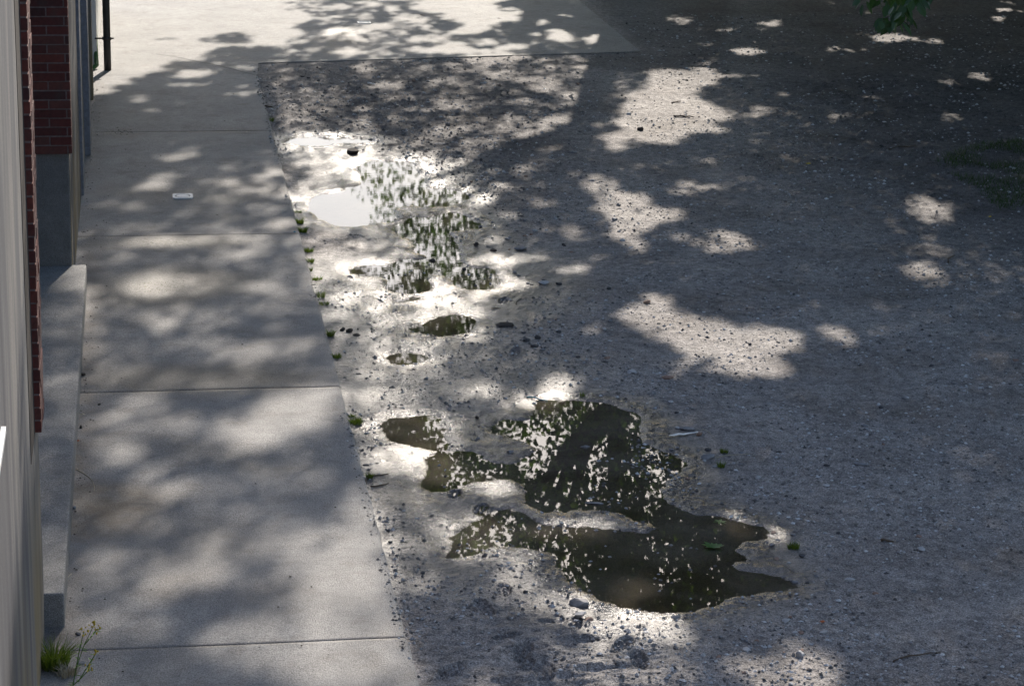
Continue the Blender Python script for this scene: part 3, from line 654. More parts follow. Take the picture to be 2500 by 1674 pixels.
# low flared base of the near pier, with a chipped edge
def bricks(name, x0, x1, y0, y1, z0, z1, face, parent, course=0.078, length=0.235):
    """bricks laid as real blocks; face '-Y' shows x-z, '+X' too shows y-z"""
    vs, fs = [], []
    z = z0; k = 0
    while z < z1:
        off = (k % 2)*length/2
        L = (x1-x0) if face == '-Y' else (y1-y0)
        s = -off
        while s < L:
            a, b = max(0, s), min(L, s+length-0.012)
            if b-a > 0.02:
                j = random.uniform(-.003, .003); jz = random.uniform(-.0015, .0015)
                if face == '-Y': v, f = box_vf(x0+a, x0+b, y0-0.006+j, y1, z+jz, z+course-0.012+jz)
                else: v, f = box_vf(x0, x1+0.006+j, y0+a, y0+b, z+jz, z+course-0.012+jz)
                n0 = len(vs); vs += v; fs += [tuple(i+n0 for i in q) for q in f]
            s += length
        z += course; k += 1
    return mesh(name, vs, fs, M_brick, parent)
bn = bricks('brick_surround', -0.80, -0.630, 13.86, 14.31, 1.39, 6.5, '+X', bld)
boxes('mortar', [(-0.79, -0.632, 13.868, 14.305, 1.39, 6.5)], M_mortar, bn)
bf = bricks('brick_surround', -1.60, -0.640, 22.10, 22.32, 1.267, 3.9, '-Y', bld, 0.0825, 0.31)
boxes('mortar', [(-1.6, -0.644, 22.102, 22.30, 1.267, 3.9)], M_mortar, bf)
boxes('plinth', [(-1.9, -0.674, 22.13, 22.32, -0.1, 1.265)], M_plinth, bld, .01)
boxes('rear_sky_blocker', [(-5.0, 16.0, -12.0, -6.01, -0.1, 8.0)], M_wall, bld)  # unseen block added behind the camera to cut sky light
boxes('dark_band', [(-0.69, -0.661, 13.3, 13.86, 1.39, 6.5)], M_clod, bld)  # thin dark strip on the wall beside the near brick
boxes('door_frame', [(-0.69, -0.640, 25.9, 26.5, 0.0, 3.6)], M_blue, bld, .005)
boxes('door_frame', [(-0.72, -0.60, 27.9, 28.5, 0.0, 3.6)], M_blue, bld, .005)
boxes('wall_trim', [(-0.72, -0.62, 31.2, 31.6, 0.0, 3.6)], M_wall, bld, .005)
boxes('white_door', [(-0.85, -0.60, 33.5, 38.5, 0.02, 3.2)], M_white, bld)
boxes('wall_side', [(-5.0, -0.86, 33.4, 38.6, -0.1, 5.0)], M_wall, bld)
boxes('window_sill', [(-0.68, -0.643, 8.5, 10.8, 2.41, 2.44)], M_white, bld)
boxes('window_panel', [(-0.68, -0.656, 8.5, 10.4, 2.25, 2.405)], M_rust, bld)
def tube_vf(pts, rads, sides=8):
    pts = [Vector(p) for p in pts]; vs = []; fs = []
    t0 = (pts[1]-pts[0]).normalized(); ref = t0.orthogonal().normalized()
    for k, p in enumerate(pts):
        t = (pts[min(k+1, len(pts)-1)]-pts[max(k-1, 0)]).normalized()
        ref = (ref-t*ref.dot(t)).normalized(); b = t.cross(ref)
        for s in range(sides):
            a = 2*math.pi*s/sides; vs.append(p+(ref*math.cos(a)+b*math.sin(a))*rads[k])
        if k:
            for s in range(sides):
                a0 = (k-1)*sides; fs.append((a0+s, a0+(s+1) % sides, a0+sides+(s+1) % sides, a0+sides+s))
    fs.append(tuple(range(sides))[::-1]); n_ = (len(pts)-1)*sides; fs.append(tuple(n_+s for s in range(sides)))
    return vs, fs
pb = at(263, 172); 
v, f = tube_vf([(pb[0]-.01, pb[1], 5.5), (pb[0], pb[1], 0.5), (pb[0], pb[1], -0.01)], [0.050]*3, 12)
dp = mesh('drainpipe', v, f, M_pipe, bld, True)
v, f = tube_vf([(pb[0]-0.16, pb[1], 0.43), (pb[0]+0.09, pb[1], 0.43)], [0.012]*2, 6)
v2, f2 = tube_vf([(pb[0], pb[1], 0.41), (pb[0], pb[1], 0.45)], [0.063]*2, 12)
mesh('pipe_bracket', v+v2, f+[tuple(i+len(v) for i in q) for q in f2], M_pipe, dp, True)
hb = at(236, 172)
v, f = tube_vf([(hb[0]-.02, hb[1]+.6, 0.5), (hb[0]-.01, hb[1]+.25, 0.25), (hb[0], hb[1]+.1, 0.05), (hb[0]-.08, hb[1]-.1, 0.03)], [0.03]*4, 8)
mesh('hose_stub', v, f, M_green, bld, True)

# low ledge of the recessed bay
led = boxes('concrete_ledge', [(-1.9, -0.545, 14.27, 22.18, -0.08, 0.22)], M_ledge, None, 0.012)
tag(led, 'low grey concrete ledge filling the recess between the building and the path', 'ledge')

# ------------------------------------------------------------------ drain covers
def drain(px, py, s, label):
    c = at(px, py); o = empty('drain_cover', (c[0], c[1], 0.011), label, 'drain cover')
    h = s/2; r1 = h*0.80; r0 = h*0.62; n_ = 28
    vs = []; fs = []
    sq = []
    for k in range(n_):
        a = 2*math.pi*k/n_; q = max(abs(math.cos(a)), abs(math.sin(a)))
        vs += [(h*math.cos(a)/q, h*math.sin(a)/q, 0.004), (r1*math.cos(a), r1*math.sin(a), 0.004), (r1*math.cos(a), r1*math.sin(a), -0.003), (h*math.cos(a)/q, h*math.sin(a)/q, -0.012)]
    for k in range(n_):
        a = 4*k; b = 4*((k+1) % n_)
        fs += [(a, b, b+1, a+1), (a+1, b+1, b+2, a+2), (a, a+3, b+3, b)]
    f_ = mesh('frame', vs, fs, M_zinc, None); f_.parent = o
    vs = []; fs = []
    for k in range(n_):
        a = 2*math.pi*k/n_; vs.append((r1*math.cos(a), r1*math.sin(a), -0.003))
    d_ = mesh('gap', vs, [tuple(range(n_))], M_dark, None); d_.parent = o
    vs = []; fs = []
    for k in range(n_):
        a = 2*math.pi*k/n_; vs += [(r0*math.cos(a), r0*math.sin(a), 0.003), (r0*math.cos(a), r0*math.sin(a), -0.003)]
    fs.append(tuple(range(0, 2*n_, 2)))
    fs += [(2*k, 2*k+1, 2*((k+1) % n_)+1, 2*((k+1) % n_)) for k in range(n_)]
    for k in range(14):
        a = 2*math.pi*(k+.5)/14; ca, sa = math.cos(a), math.sin(a); w = 0.0045
        b = len(vs); vs += [(r0*.97*ca-w*sa, r0*.97*sa+w*ca, .003), (r1*ca-w*sa, r1*sa+w*ca, .003), (r1*ca+w*sa, r1*sa-w*ca, .003), (r0*.97*ca+w*sa, r0*.97*sa-w*ca, .003)]
        fs.append((b, b+3, b+2, b+1))
    g_ = mesh('grate', vs, fs, M_zinc, None); g_.parent = o
    return o
drain(446, 481, 0.21, 'square metal drain cover with round slotted grate in the concrete path')
drain(889, 57, 0.20, 'square pale drain cover set in the far concrete pad among leaf shadows')

# ------------------------------------------------------------------ stones
bm = bmesh.new(); bmesh.ops.create_icosphere(bm, subdivisions=2, radius=1)
ICO_V = np.array([v.co[:] for v in bm.verts]); ICO_F = [tuple(v.index for v in f.verts) for f in bm.faces]; bm.free()
bm = bmesh.new(); bmesh.ops.create_icosphere(bm, subdivisions=1, radius=1)
IC1_V = np.array([v.co[:] for v in bm.verts]); IC1_F = np.array([tuple(v.index for v in f.verts) for f in bm.faces]); bm.free()
def rock_verts(sx, sy, sz, seed):
    rr = np.random.default_rng(seed)
    P = ICO_V.copy()
    for _ in range(9):                    # cut flat facets
        d = rr.normal(size=3); d /= np.linalg.norm(d); c = rr.uniform(0.45, 0.85)
        s = P@d; P = P-np.outer(np.maximum(s-c, 0), d)
    P *= np.array([sx, sy, sz])/2/0.8
    a = rr.uniform(0, 6.28); ca, sa = math.cos(a)*0+1, 0
    return P
def stone(px, py, w_px, label, mat, flat=0.45, asp=0.8, name='stone', group=None, seed=None, cat=None, yaw=0):
    x, y = at(px, py, YG); dist = math.hypot(math.hypot(x, y), CAM_H)
    w = w_px*dist/F_PX
    P = rock_verts(w, w*asp, w*flat, seed if seed is not None else int(px*7+py))
    ca, sa = math.cos(yaw), math.sin(yaw); P = P@np.array([[ca, sa, 0], [-sa, ca, 0], [0, 0, 1]])
    inpath = x < XE
    z0 = 0.0 if (inpath and y < 33) else gz(x, y)
    z0 = max(z0, -0.058)
    o = mesh(name, P, ICO_F, mat, None, False, loc=(x, y, z0+w*flat*0.25))
    tag(o, label, cat or name.replace('_', ' '), group); return o
NAMED = [
 (1411,1474,44,'brown grey stone at the lower left edge of the big puddle',M_stone_m,.5,.8),
 (1416,1505,32,'pale stone just below the brown grey stone by the big puddle',M_stone_p,.6,.9),
 (1437,1512,20,'small brown stone touching the pale stone below the big puddle',M_stone_b,.6,.9),
 (1328,693,24,'flat pale square stone alone on the gravel right of the branching puddle',M_stone_p,.3,1.3),
 (864,375,30,'dark lumpy clod of earth between the two farthest puddles',M_clod,.6,.9),
 (1232,797,44,'long dark slab of mud right of the lens-shaped puddle',M_clod,.25,.6),
 (1312,829,15,'round dark stone on pale mud right of the lens-shaped puddle',M_stone_d,.8,1.0),
 (1286,835,18,'angular black stone left of the round dark stone',M_stone_d,.6,.8),
 (1306,848,22,'wide slate grey stone below the round dark stone',M_stone_d,.4,.9),
 (836,808,12,'dark pebble at the left end of the clump by the path edge',M_clod,.8,1),
 (852,811,18,'largest black clod of the clump by the path edge',M_clod,.7,1),
 (870,819,22,'low dark smear of mud at the right end of the clump by the path edge',M_clod,.25,.6),
 (1580,741,16,'dark brown pebble on the sunlit gravel above the square shadow',M_stone_b,.7,.9),
 (1832,842,9,'single dark pebble in the middle of the largest sunlit patch',M_stone_d,.8,1),
 (1542,911,25,'pale bluish stone in the shade above the big puddle',M_stone_p,.4,1),
 (1632,924,32,'flat tan stone in the shade right of the pale bluish one',M_stone_b,.25,.7),
 (1590,961,24,'flat grey stone a little above the top of the big puddle',M_stone_m,.35,.8),
 (1636,984,15,'small white stone above right of the big puddle',M_stone_p,.5,.8),
 (1600,996,13,'smaller white stone nearest to the top right of the big puddle',M_stone_p,.5,.8),
 (1676,1048,33,'flat pale stone above the white plastic knife',M_stone_m,.25,.7),
 (1707,1061,20,'small reddish brick chip beside the white plastic knife',M_stone_b,.5,.9),
 (1725,1118,42,'flat grey slab stone left of the small grass tufts',M_stone_m,.3,.5),
 (1729,1097,16,'small dark grey stone above the flat slab stone',M_stone_d,.5,.9),
 (1850,1164,13,'pale lone stone right of the grass tufts',M_stone_p,.6,.9),
 (2102,1133,32,'wide flat bluish stone out on the right-hand gravel',M_stone_m,.15,.6),
 (2209,973,15,'rounded grey stone near the right side of the yard',M_stone_m,.6,.9),
 (2110,1042,15,'small slate stone above the wide flat bluish stone',M_stone_m,.4,.9),
 (2248,1342,18,'pale rounded stone standing alone at lower right',M_stone_p,.7,.9),
 (1958,1357,18,'dark flat stone just right of the grass tuft by the puddle',M_stone_d,.4,.7),
 (2019,1183,18,'flat pale chip in the middle of the right-hand gravel',M_stone_p,.3,.8),
 (1920,1516,22,'pale oval stone right of the wet sunlit mud',M_stone_p,.4,.7),
 (2010,1541,22,'white flattened stone below the orange chip',M_stone_p,.4,.7),
 (1955,1599,22,'grey white stone at the top of the lower sunlit patch',M_stone_p,.8,.9),
 (1822,1588,22,'white stone at the upper left of the lower sunlit patch',M_stone_p,.5,.8),
 (2075,1417,26,'flat pale stone right of the big puddle tip',M_stone_p,.3,.7),
 (1940,1415,15,'grey stone lying right at the pointed tip of the big puddle',M_stone_m,.5,.8),
 (2152,358*1+0,12,'small dark stone in the shade left of the dark grass',M_stone_d,.5,.9),
 (1535,279,14,'white fragment in the sunlit patch right of the trunk shadow',M_stone_p,.5,.9),
 (1563,318,14,'dark lump in the lower left of that sunlit patch by the trunk shadow',M_clod,.8,.9),
 (1075,354,24,'flat grey stone in the mottled gravel above the white puddle',M_stone_m,.25,.8),
 (1398,372,20,'flat blue grey stone just below the foot of the trunk shadow',M_stone_m,.3,.8),
 (1270,610,34,'large flat grey slab half sunk in gravel right of the branching puddle',M_stone_m,.25,.8),
 (1205,612,18,'brown dark stone left of the large flat slab',M_clod,.5,.9),
 (1162,598,12,'black clod at the right bank of the branching puddle',M_clod,.9,1),
 (1134,652,10,'tiny dark stone above the right arm of the branching puddle',M_stone_d,.7,1),
 (1055,632,14,'dark stone standing in the branching puddle',M_clod,.6,.9),
 (1430,1085,24,'light edged flat stone breaking the surface of the big puddle',M_stone_m,.35,.5),
 (1451,1222,38,'long low stone breaking the lower middle of the big puddle',M_stone_m,.2,.4),
 (1245,1104,18,'blue grey stone on the mud spit left of the big puddle',M_stone_m,.5,.9),
 (1165,1018,10,'round black pebble between the small left puddle and the big one',M_clod,.9,1),
 (192,1561,14,'dark stone on the path near its bottom joint',M_stone_d,.6,.8),
 (198,1633,20,'grey stone among the weeds at the foot of the wall',M_stone_m,.5,.8),
 (181,1253,12,'bluish stone on the path against the ledge side',M_stone_m,.8,.8),
 (203,926,12,'black stone on the path against the ledge near the slab joint',M_clod,.8,.8),
 (198,1055,10,'dark pebble on the path at the ledge below the joint',M_clod,.8,.9),
 (243,998,8,'tiny dark pebble on the path away from the ledge',M_clod,.6,.9),
 (1650,1505,20,'grey pebble at the right edge of the wet sunlit mud',M_stone_m,.5,.8),
 (1283,1445,14,'dark pebble between the footprints and the big puddle',M_stone_d,.6,.9),
 (953,1325,12,'dark stone on the gravel margin beside the path edge',M_stone_d,.7,.9),
 (893,1136,14,'flat dark stone in the crack at the path edge above the lower tuft',M_stone_d,.4,.8),
]
for (px, py, w, lab, mt, fl, asp) in NAMED:
    stone(px, py, w, lab, mt, fl, asp, name='dirt_clod' if mt is M_clod else 'stone', yaw=random.uniform(-.5, .5))
# loose stones nobody could tell apart
ZONES = [([(1150,380),(1480,380),(1560,700),(1500,900),(1250,780),(1150,600)],40),([(1620,1000),(1900,1050),(2050,1300),(2000,1600),(1700,1560),(1900,1420),(1850,1250),(1650,1180)],60),
         ([(1250,160),(1450,150),(1450,330),(1200,340)],16),([(2000,900),(2480,800),(2480,1660),(2050,1650)],30),([(650,160),(1100,160),(1150,330),(700,330)],24),([(1450,1560),(2100,1560),(2100,1670),(1450,1670)],26),
         ([(1250,780),(1500,780),(1560,930),(1300,900)],24)]
cnt = 0
for pg, num in ZONES:
    pga = np.array(pg); mn, mx_ = pga.min(0), pga.max(0); k = 0
    while k < num:
        p = mn+np.random.default_rng(1000+cnt).random(2)*(mx_-mn); cnt += 1
        ins = False
        for a, b in zip(pg, pg[1:]+pg[:1]):
            if (a[1] > p[1]) != (b[1] > p[1]) and p[0] < (b[0]-a[0])*(p[1]-a[1])/(b[1]-a[1])+a[0]: ins = not ins
        if not ins: continue
        k += 1
        mt = random.choice([M_stone_p, M_stone_m, M_stone_m, M_stone_d, M_stone_b])
        stone(p[0], p[1], random.uniform(7, 15)*(0.75 if p[1] < 500 else 1), 'small loose stone lying in the gravel of the yard', mt, random.uniform(.25, .6), random.uniform(.6, 1),
              group='small loose stones in the gravel', seed=cnt, yaw=random.uniform(-1.5, 1.5))
# gravel: one sheet of grit nobody could count
def mat_gravel():
    mt, n, l, p = new_mat('gravel_grit')
    geo = n.new('ShaderNodeNewGeometry')
    c = ramp(n, l, geo.outputs['Random Per Island'], [(0.0, (0.05, 0.048, 0.05)), (0.25, (0.15, 0.14, 0.135)), (0.5, (0.26, 0.24, 0.225)), (0.75, (0.36, 0.36, 0.37)), (1.0, (0.62, 0.62, 0.63))])
    l.new(c, p.inputs['Base Color']); p.inputs['Roughness'].default_value = 0.6
    return mt
NG = 46000
gy_ = 12.0*np.exp(rng.random(NG)*math.log(38/12.0)); gx_ = 1.55+rng.random(NG)*(0.38*gy_+0.9-1.55)
sp_ = rng.random(NG) < .022; gx_ = np.where(sp_, XE-.06+np.abs(rng.normal(size=NG))*.07, gx_)
keep = (sample(B4, gx_, gy_) < 0.3) | (rng.random(NG) < 0.12)
dens = 0.12+1.0*np.clip((fnoise(gx_, gy_, 1.1, 3, 7)-.45)*8, 0, 1)+0.5*sample(DARK, gx_, gy_)-0.55*sample(WET, gx_, gy_)
keep &= rng.random(NG) < dens*np.where(sample(DARK, gx_, gy_)*(gx_ > 8) > .2, .45, 1)
keep &= ~((gy_ > cA[1]-0.3) & (gx_ < cB[0]+0.2)&(gy_>np.interp(gx_,[cA[0],cB[0]],[cA[1],cB[1]])-.05))
gx_, gy_ = gx_[keep], gy_[keep]; n_ = len(gx_)
gzv = np.where(gx_ < XE-.005, 0.0, ground_height(gx_, gy_))
sz = (0.004+0.014*rng.random(n_)**3+0.00018*gy_)*(1+.5*sample(DARK, gx_, gy_))
base = np.array([(1,0,0),(0,1,0),(-1,0,0),(0,-1,0),(0,0,1),(0,0,-1)], float)
PV = base[None]*(1+0.5*(rng.random((n_, 6, 1))-.5)); ang = rng.random(n_)*6.28
ca, sa = np.cos(ang)[:, None], np.sin(ang)[:, None]
xp_ = []
for (a_, b_, c_, d_, q_) in ((1540, 1070, 1640, 1160, 70), (1440, 1100, 1600, 1240, 26), (1400, 1330, 1800, 1490, 22), (900, 1120, 1100, 1230, 30), (1090, 1320, 1300, 1400, 30), (1200, 1240, 1560, 1300, 30), (880, 640, 1200, 700, 26)):
    for _ in range(q_): xp_.append(at(random.uniform(a_, c_), random.uniform(b_, d_), -.055))
xp_ = np.array(xp_); m0 = len(xp_); n_ += m0
gx_ = np.r_[gx_, xp_[:, 0]]; gy_ = np.r_[gy_, xp_[:, 1]]; gzv = np.r_[gzv, np.full(m0, -.0555)]; sz = np.r_[sz, .010+.010*rng.random(m0)]
PV = np.concatenate([PV, base[None]*(1+0.5*(rng.random((m0, 6, 1))-.5))]); ang = rng.random(n_)*6.28; ca, sa = np.cos(ang)[:, None], np.sin(ang)[:, None]
asp = 0.6+0.5*rng.random((n_, 1)); fl = 0.35+0.4*rng.random((n_, 1))
xq = PV[..., 0]*ca-PV[..., 1]*sa*asp; yq = PV[..., 0]*sa+PV[..., 1]*ca*asp; zq = PV[..., 2]*fl+0.1*PV[..., 0]
VV = np.stack([gx_[:, None]+xq*sz[:, None], gy_[:, None]+yq*sz[:, None], gzv[:, None]+zq*sz[:, None]+0.15*sz[:, None]], -1).reshape(-1, 3)
tri = np.array([(0,1,4),(1,2,4),(2,3,4),(3,0,4),(1,0,5),(2,1,5),(3,2,5),(0,3,5)])
TT = (np.arange(n_)[:, None, None]*6+tri[None]).reshape(-1, 3)
gr = np_mesh('gravel', VV, TT, mat_gravel(), smooth=False, k=3); tag(gr, 'loose grit and tiny pebbles scattered over the dirt yard', 'gravel', kind='stuff')

# ------------------------------------------------------------------ twigs, litter and small rubbish
def stick(p0, p1, r, label, mat, name='stick', bend=0.03, cat=None):
    x0, y0 = at(*p0, YG); x1, y1 = at(*p1, YG)
    path = (x0+x1)/2 < XE
    pts = []
    L = math.hypot(x1-x0, y1-y0); nx, ny = -(y1-y0)/L, (x1-x0)/L
    for k in range(6):
        t = k/5; b = bend*L*math.sin(math.pi*t)*3+random.uniform(-.01, .01)*L
        x, y = x0+(x1-x0)*t+nx*b, y0+(y1-y0)*t+ny*b
        z = (0.002 if path else max(gz(x, y), -0.056))+r*1.1
        pts.append((x, y, z))
    c = pts[0]; v, f = tube_vf([(p[0]-c[0], p[1]-c[1], p[2]-c[2]) for p in pts], [r, r*.95, r*.9, r*.8, r*.7, r*.45], 6)
    return tag(mesh(name, v, f, mat, None, True, loc=c), label, cat or name)
stick((1644,286), (1694,289), .012, 'dark stick lying in the bright patch right of the trunk shadow', M_stick)
stick((1640,255), (1662,251), .009, 'shorter dark stick above the longer one in the bright patch', M_stick)
stick((2316,643), (2330,625), .008, 'twig on the dark gravel near the right side', M_stick, 'twig')
stick((2180,1612), (2296,1593), .006, 'long thin twig on the gravel at the lower right', M_stick, 'twig')
stick((2170,366), (2235,360), .008, 'curved brown twig left of the shaded grass', M_stick, 'twig')
stick((2150,1320), (2182,1324), .010, 'short thick brown twig on the right-hand gravel', M_stick, 'twig')
stick((186,1158), (232,1211), .003, 'long straw on the path beside the ledge', M_straw, 'straw')
stick((166,1432), (176,1413), .003, 'short straw on the path beside the ledge end', M_straw, 'straw')
stick((1285,968), (1337,974), .007, 'thin blue plastic strip at the top edge of the big puddle', M_plastic_b, 'plastic_strip', 0.02, 'litter')
stick((898,208), (916,210), .012, 'white plastic straw in the dark gravel below the pad', M_plastic_w, 'plastic_straw', 0.0, 'litter')
stick((1026,43), (1038,44), .012, 'short black stick on the sunlit far pad', M_stick)
stick((1215,51), (1228,53), .008, 'thin twig on the brightest part of the far pad', M_stick, 'twig')
stick((1715,1048), (1736,1062), .003, 'pale dry stem across the white plastic knife', M_straw, 'dry_stem')
stick((1740,1120), (1830,1108), .003, 'long dry grass stem running right from the upper small tuft', M_straw, 'dry_stem')
stick((1200,755), (1222,757), .006, 'dark curled twig above the lens-shaped puddle', M_stick, 'twig')
stick((893,1185), (948,1160), .008, 'curved dark root arching from the path edge over wet mud', M_stick, 'root', .09)
stick((905,1190), (950,1180), .006, 'lower dark root beside the curved one at the path edge', M_stick, 'root', -.05)
stick((640,264), (665,266), .012, 'dark twig lying on the path near its far end', M_stick, 'twig')
stick((1260,745), (1275,730), .004, 'thin stem standing on the mud by the right arm of the branching puddle', M_stick, 'dry_stem')
# knife-like blade of white plastic
x0, y0 = at(1633, 1067, YG); x1, y1 = at(1705, 1057, YG)
vs = []; ww = [.004, .016, .019, .018, .012, .010, .009]
for k, w in enumerate(ww):
    t = k/6; x, y = (x1-x0)*t, (y1-y0)*t; z = gz(x0+x, y0+y)-gz(x0, y0)+0.01
    vs += [(x, y+w, z), (x, y-w, z), (x, y+w, z+.003), (x, y-w, z+.003)]
fs = []
for k in range(6):
    a = 4*k; fs += [(a+2, a+3, a+7, a+6), (a, a+4, a+5, a+1), (a, a+2, a+6, a+4), (a+1, a+5, a+7, a+3)]
fs += [(0, 1, 3, 2), (24, 26, 27, 25)]
tag(mesh('plastic_knife', vs, fs, M_plastic_w, None, False, loc=(x0, y0, gz(x0, y0))), 'white plastic knife lying on the gravel right of the big puddle', 'litter')
def flake(px, py, w_px, label, mat, name, cat):
    x, y = at(px, py, YG); w = w_px*math.hypot(math.hypot(x, y), 6)/F_PX/2
    z = 0.0 if x < XE else gz(x, y)
    vs = [(w, 0, .004), (w*.4, w*.6, .012), (-w*.5, w*.5, .006), (-w, 0, .012), (-w*.4, -w*.55, .004), (w*.5, -w*.5, .009), (0, 0, .016)]
    fs = [(6, k, (k+1) % 6) for k in range(6)]
    tag(mesh(name, vs, fs, mat, None, False, loc=(x, y, z+.004)), label, cat)
flake(1974, 402, 17, 'yellow fallen leaf on the shaded right-hand dirt', M_yellow, 'fallen_leaf', 'leaf')
flake(2008, 1517, 16, 'orange brick chip among pale stones at lower right', M_orange, 'brick_chip', 'chip')
flake(2417, 533, 10, 'tiny yellow leaf below the shaded grass', M_yellow, 'fallen_leaf', 'leaf')
flake(720, 577, 10, 'small blue plastic scrap on the path edge at a joint', M_plastic_b, 'plastic_scrap', 'litter')
flake(192, 1090, 8, 'reddish scrap in the corner between ledge and path', M_orange, 'brick_chip', 'chip')
flake(201, 1025, 14, 'pale dry leaf in the corner between ledge and path', M_straw, 'fallen_leaf', 'leaf')
flake(132, 1098, 22, 'curled grey leaf lying on top of the ledge', M_stone_m, 'fallen_leaf', 'leaf')
# dark litter caught on the path
lv = []; lf = []
for k in range(260):
    zone = random.random()
    if zone < .6: y = random.uniform(13, 32.5); x = -0.53+abs(random.gauss(0, .05)) if 14.3 < y < 22.2 else -0.64+abs(random.gauss(0, .07))
    elif zone < .8: x, y = at(300+random.gauss(0, 14), 322+random.gauss(0, 4))
    else: x = random.uniform(-.5, 1.4); y = random.uniform(13, 32)
    s = random.uniform(.004, .012); a = random.uniform(0, 6.28); b = len(lv)
    for q in range(3): lv.append((x+s*math.cos(a+q*2.1), y+s*math.sin(a+q*2.1), .004))
    lv.append((x, y, .004+s*.7)); lf += [(b, b+1, b+3), (b+1, b+2, b+3), (b+2, b, b+3)]
tag(mesh('debris', lv, lf, M_clod), 'dark crumbs of dirt and leaf litter along the wall side of the path', 'debris', kind='stuff')

# ------------------------------------------------------------------ grass tufts and weeds
def tuft(px, py, w_px, h, nbl, label, name='grass_tuft', mat=None, z=None, group=None, lean=0.5):
    x, y = at(px, py, YG); r = w_px*math.hypot(math.hypot(x, y), 6)/F_PX/2
    z0 = z if z is not None else (gz(max(x, 1.56), y) if x > 1.45 else 0)
    vs, fs = [], []
    for k in range(nbl):
        a = random.uniform(0, 6.28); d = r*math.sqrt(random.random())*.7; bx, by = d*math.cos(a), d*math.sin(a)
        hh = h*random.uniform(.45, 1.1); la = a+random.uniform(-.8, .8); ll = lean*hh*random.uniform(.2, 1.3)
        w = random.uniform(.0018, .0035); na = random.uniform(0, 3.14); cx, cy = w*math.cos(na), w*math.sin(na)
        b = len(vs)
        for t, ww_ in ((0, 1), (.5, .8), (1, .1)):
            ox, oy = ll*t*t*math.cos(la), ll*t*t*math.sin(la); zz = hh*(t-.25*t*t)
            vs += [(bx+ox-cx*ww_, by+oy-cy*ww_, zz), (bx+ox+cx*ww_, by+oy+cy*ww_, zz)]
        fs += [(b, b+1, b+3, b+2), (b+2, b+3, b+5, b+4)]
    o = mesh(name, vs, fs, mat or M_blade, None, False, loc=(x, y, z0-.003))
    return tag(o, label, 'grass', group)
TUFTS = [(727,517,26,.05,50,'faint grass tuft highest along the path edge by the white puddle'),
 (733,545,24,.07,80,'ragged grass tuft in the path edge beside the white puddle'),
 (739,567,28,.07,120,'thick green grass tuft at the joint corner of the path edge'),
 (755,616,24,.06,90,'round green tuft just below the joint at the path edge'),
 (758,642,20,.05,60,'small tuft at the path edge left of the branching puddle'),
 (760,663,8,.05,20,'thin wisp of grass between two path-edge tufts'),
 (774,684,28,.05,80,'low wide tuft at the path edge beside the branching puddle'),
 (784,728,22,.07,45,'sparse tuft with dark stems at the path edge'),
 (790,745,26,.05,50,'dark flat tuft just under the sparse one at the path edge'),
 (807,822,18,.07,70,'lone green tuft at the path edge near the dark clump'),
 (822,875,26,.05,80,'bright low tuft at the path edge beside the tiny oval puddle'),
 (858,1017,16,.04,40,'faint tuft directly above the tuft by the small left puddle'),
 (868,1034,34,.06,110,'spiky tuft at the path edge beside the small left puddle'),
 (902,1169,22,.06,70,'pale dry tuft at the path edge by the dark roots'),
 (662,297,12,.08,40,'small dark tuft at the far stretch of the path edge'),
 (1768,1104,22,.05,60,'upper small dark green tuft right of the flat slab stone'),
 (1760,1138,20,.05,50,'lower small dark green tuft right of the flat slab stone'),
 (1937,1337,34,.05,90,'green tuft on the bank at the right of the big puddle'),
 (1422,965,12,.05,18,'few blades at the top edge of the big puddle')]
for t in TUFTS: tuft(t[0], t[1], t[2]*random.uniform(.9, 1.4), t[3]*random.uniform(.9, 1.3), int(t[4]*1.4), t[5])
tuft(132, 1640, 90, .20, 420, 'dense bright grass clump at the foot of the near wall', z=0.0, lean=.7)
tuft(165, 1660, 60, .10, 130, 'dry pale grass patch right of the bright clump by the wall', z=0.0, lean=.9, mat=M_straw)
# flowering weed
def leaf_vf(vs, fs, p, d, nrm, L, Wd):
    d = Vector(d).normalized(); s = d.cross(Vector(nrm)).normalized(); u = s.cross(d)
    p = Vector(p); b = len(vs)
    for t, w in ((0, .08), (.3, .9), (.65, .8), (1, .05)):
        c = p+d*L*t+u*(-.18*L*t*t); vs += [c-s*Wd/2*w, c+u*(-.06*L)*min(w, .9), c+s*Wd/2*w]
    for k in range(3):
        a = b+3*k; fs += [(a, a+1, a+4, a+3), (a+1, a+2, a+5, a+4)]
wx, wy = at(178, 1672)
weed = empty('flowering_weed', (wx, wy, 0.0), 'thin branching weed with tiny yellow green buds beside the bright clump', 'weed')
sv, sf, lv2, lf2, bv, bf2 = [], [], [], [], [], []
stems = [((0,0,0),(.02,0,.10),(.07,.02,.24),(.13,.03,.36)),((.02,0,.10),(.04,0,.20),(.07,.0,.33)),((.03,0,.02),(.09,0,.12),(.14,0,.20)),((.07,.02,.24),(.12,.02,.30),(.15,.02,.34)),((0,0,0),(.05,-.01,.05),(.10,-.02,.11))]
for st in stems:
    v, f = tube_vf(st, [.0035-.0007*i for i in range(len(st))], 5); k = len(sv); sv += v; sf += [tuple(i+k for i in q) for q in f]
    e = st[-1]
    for q in range(7):
        c = (e[0]+random.gauss(0, .014), e[1]+random.gauss(0, .012), e[2]+random.gauss(0, .016)); k = len(bv)
        s = random.uniform(.004, .008); bv += [(c[0]+s*a, c[1]+s*b, c[2]+s*1.4*g) for a, b, g in base]; bf2 += [tuple(int(i)+k for i in t) for t in tri]
    for q in range(6):
        t = random.random(); i = random.randrange(len(st)-1); a, b = Vector(st[i]), Vector(st[i+1]); p = a.lerp(b, t); an = random.uniform(0, 6.28)
        leaf_vf(lv2, lf2, p, (math.cos(an), math.sin(an), .3), (0, 0, 1), random.uniform(.03, .05), .014)
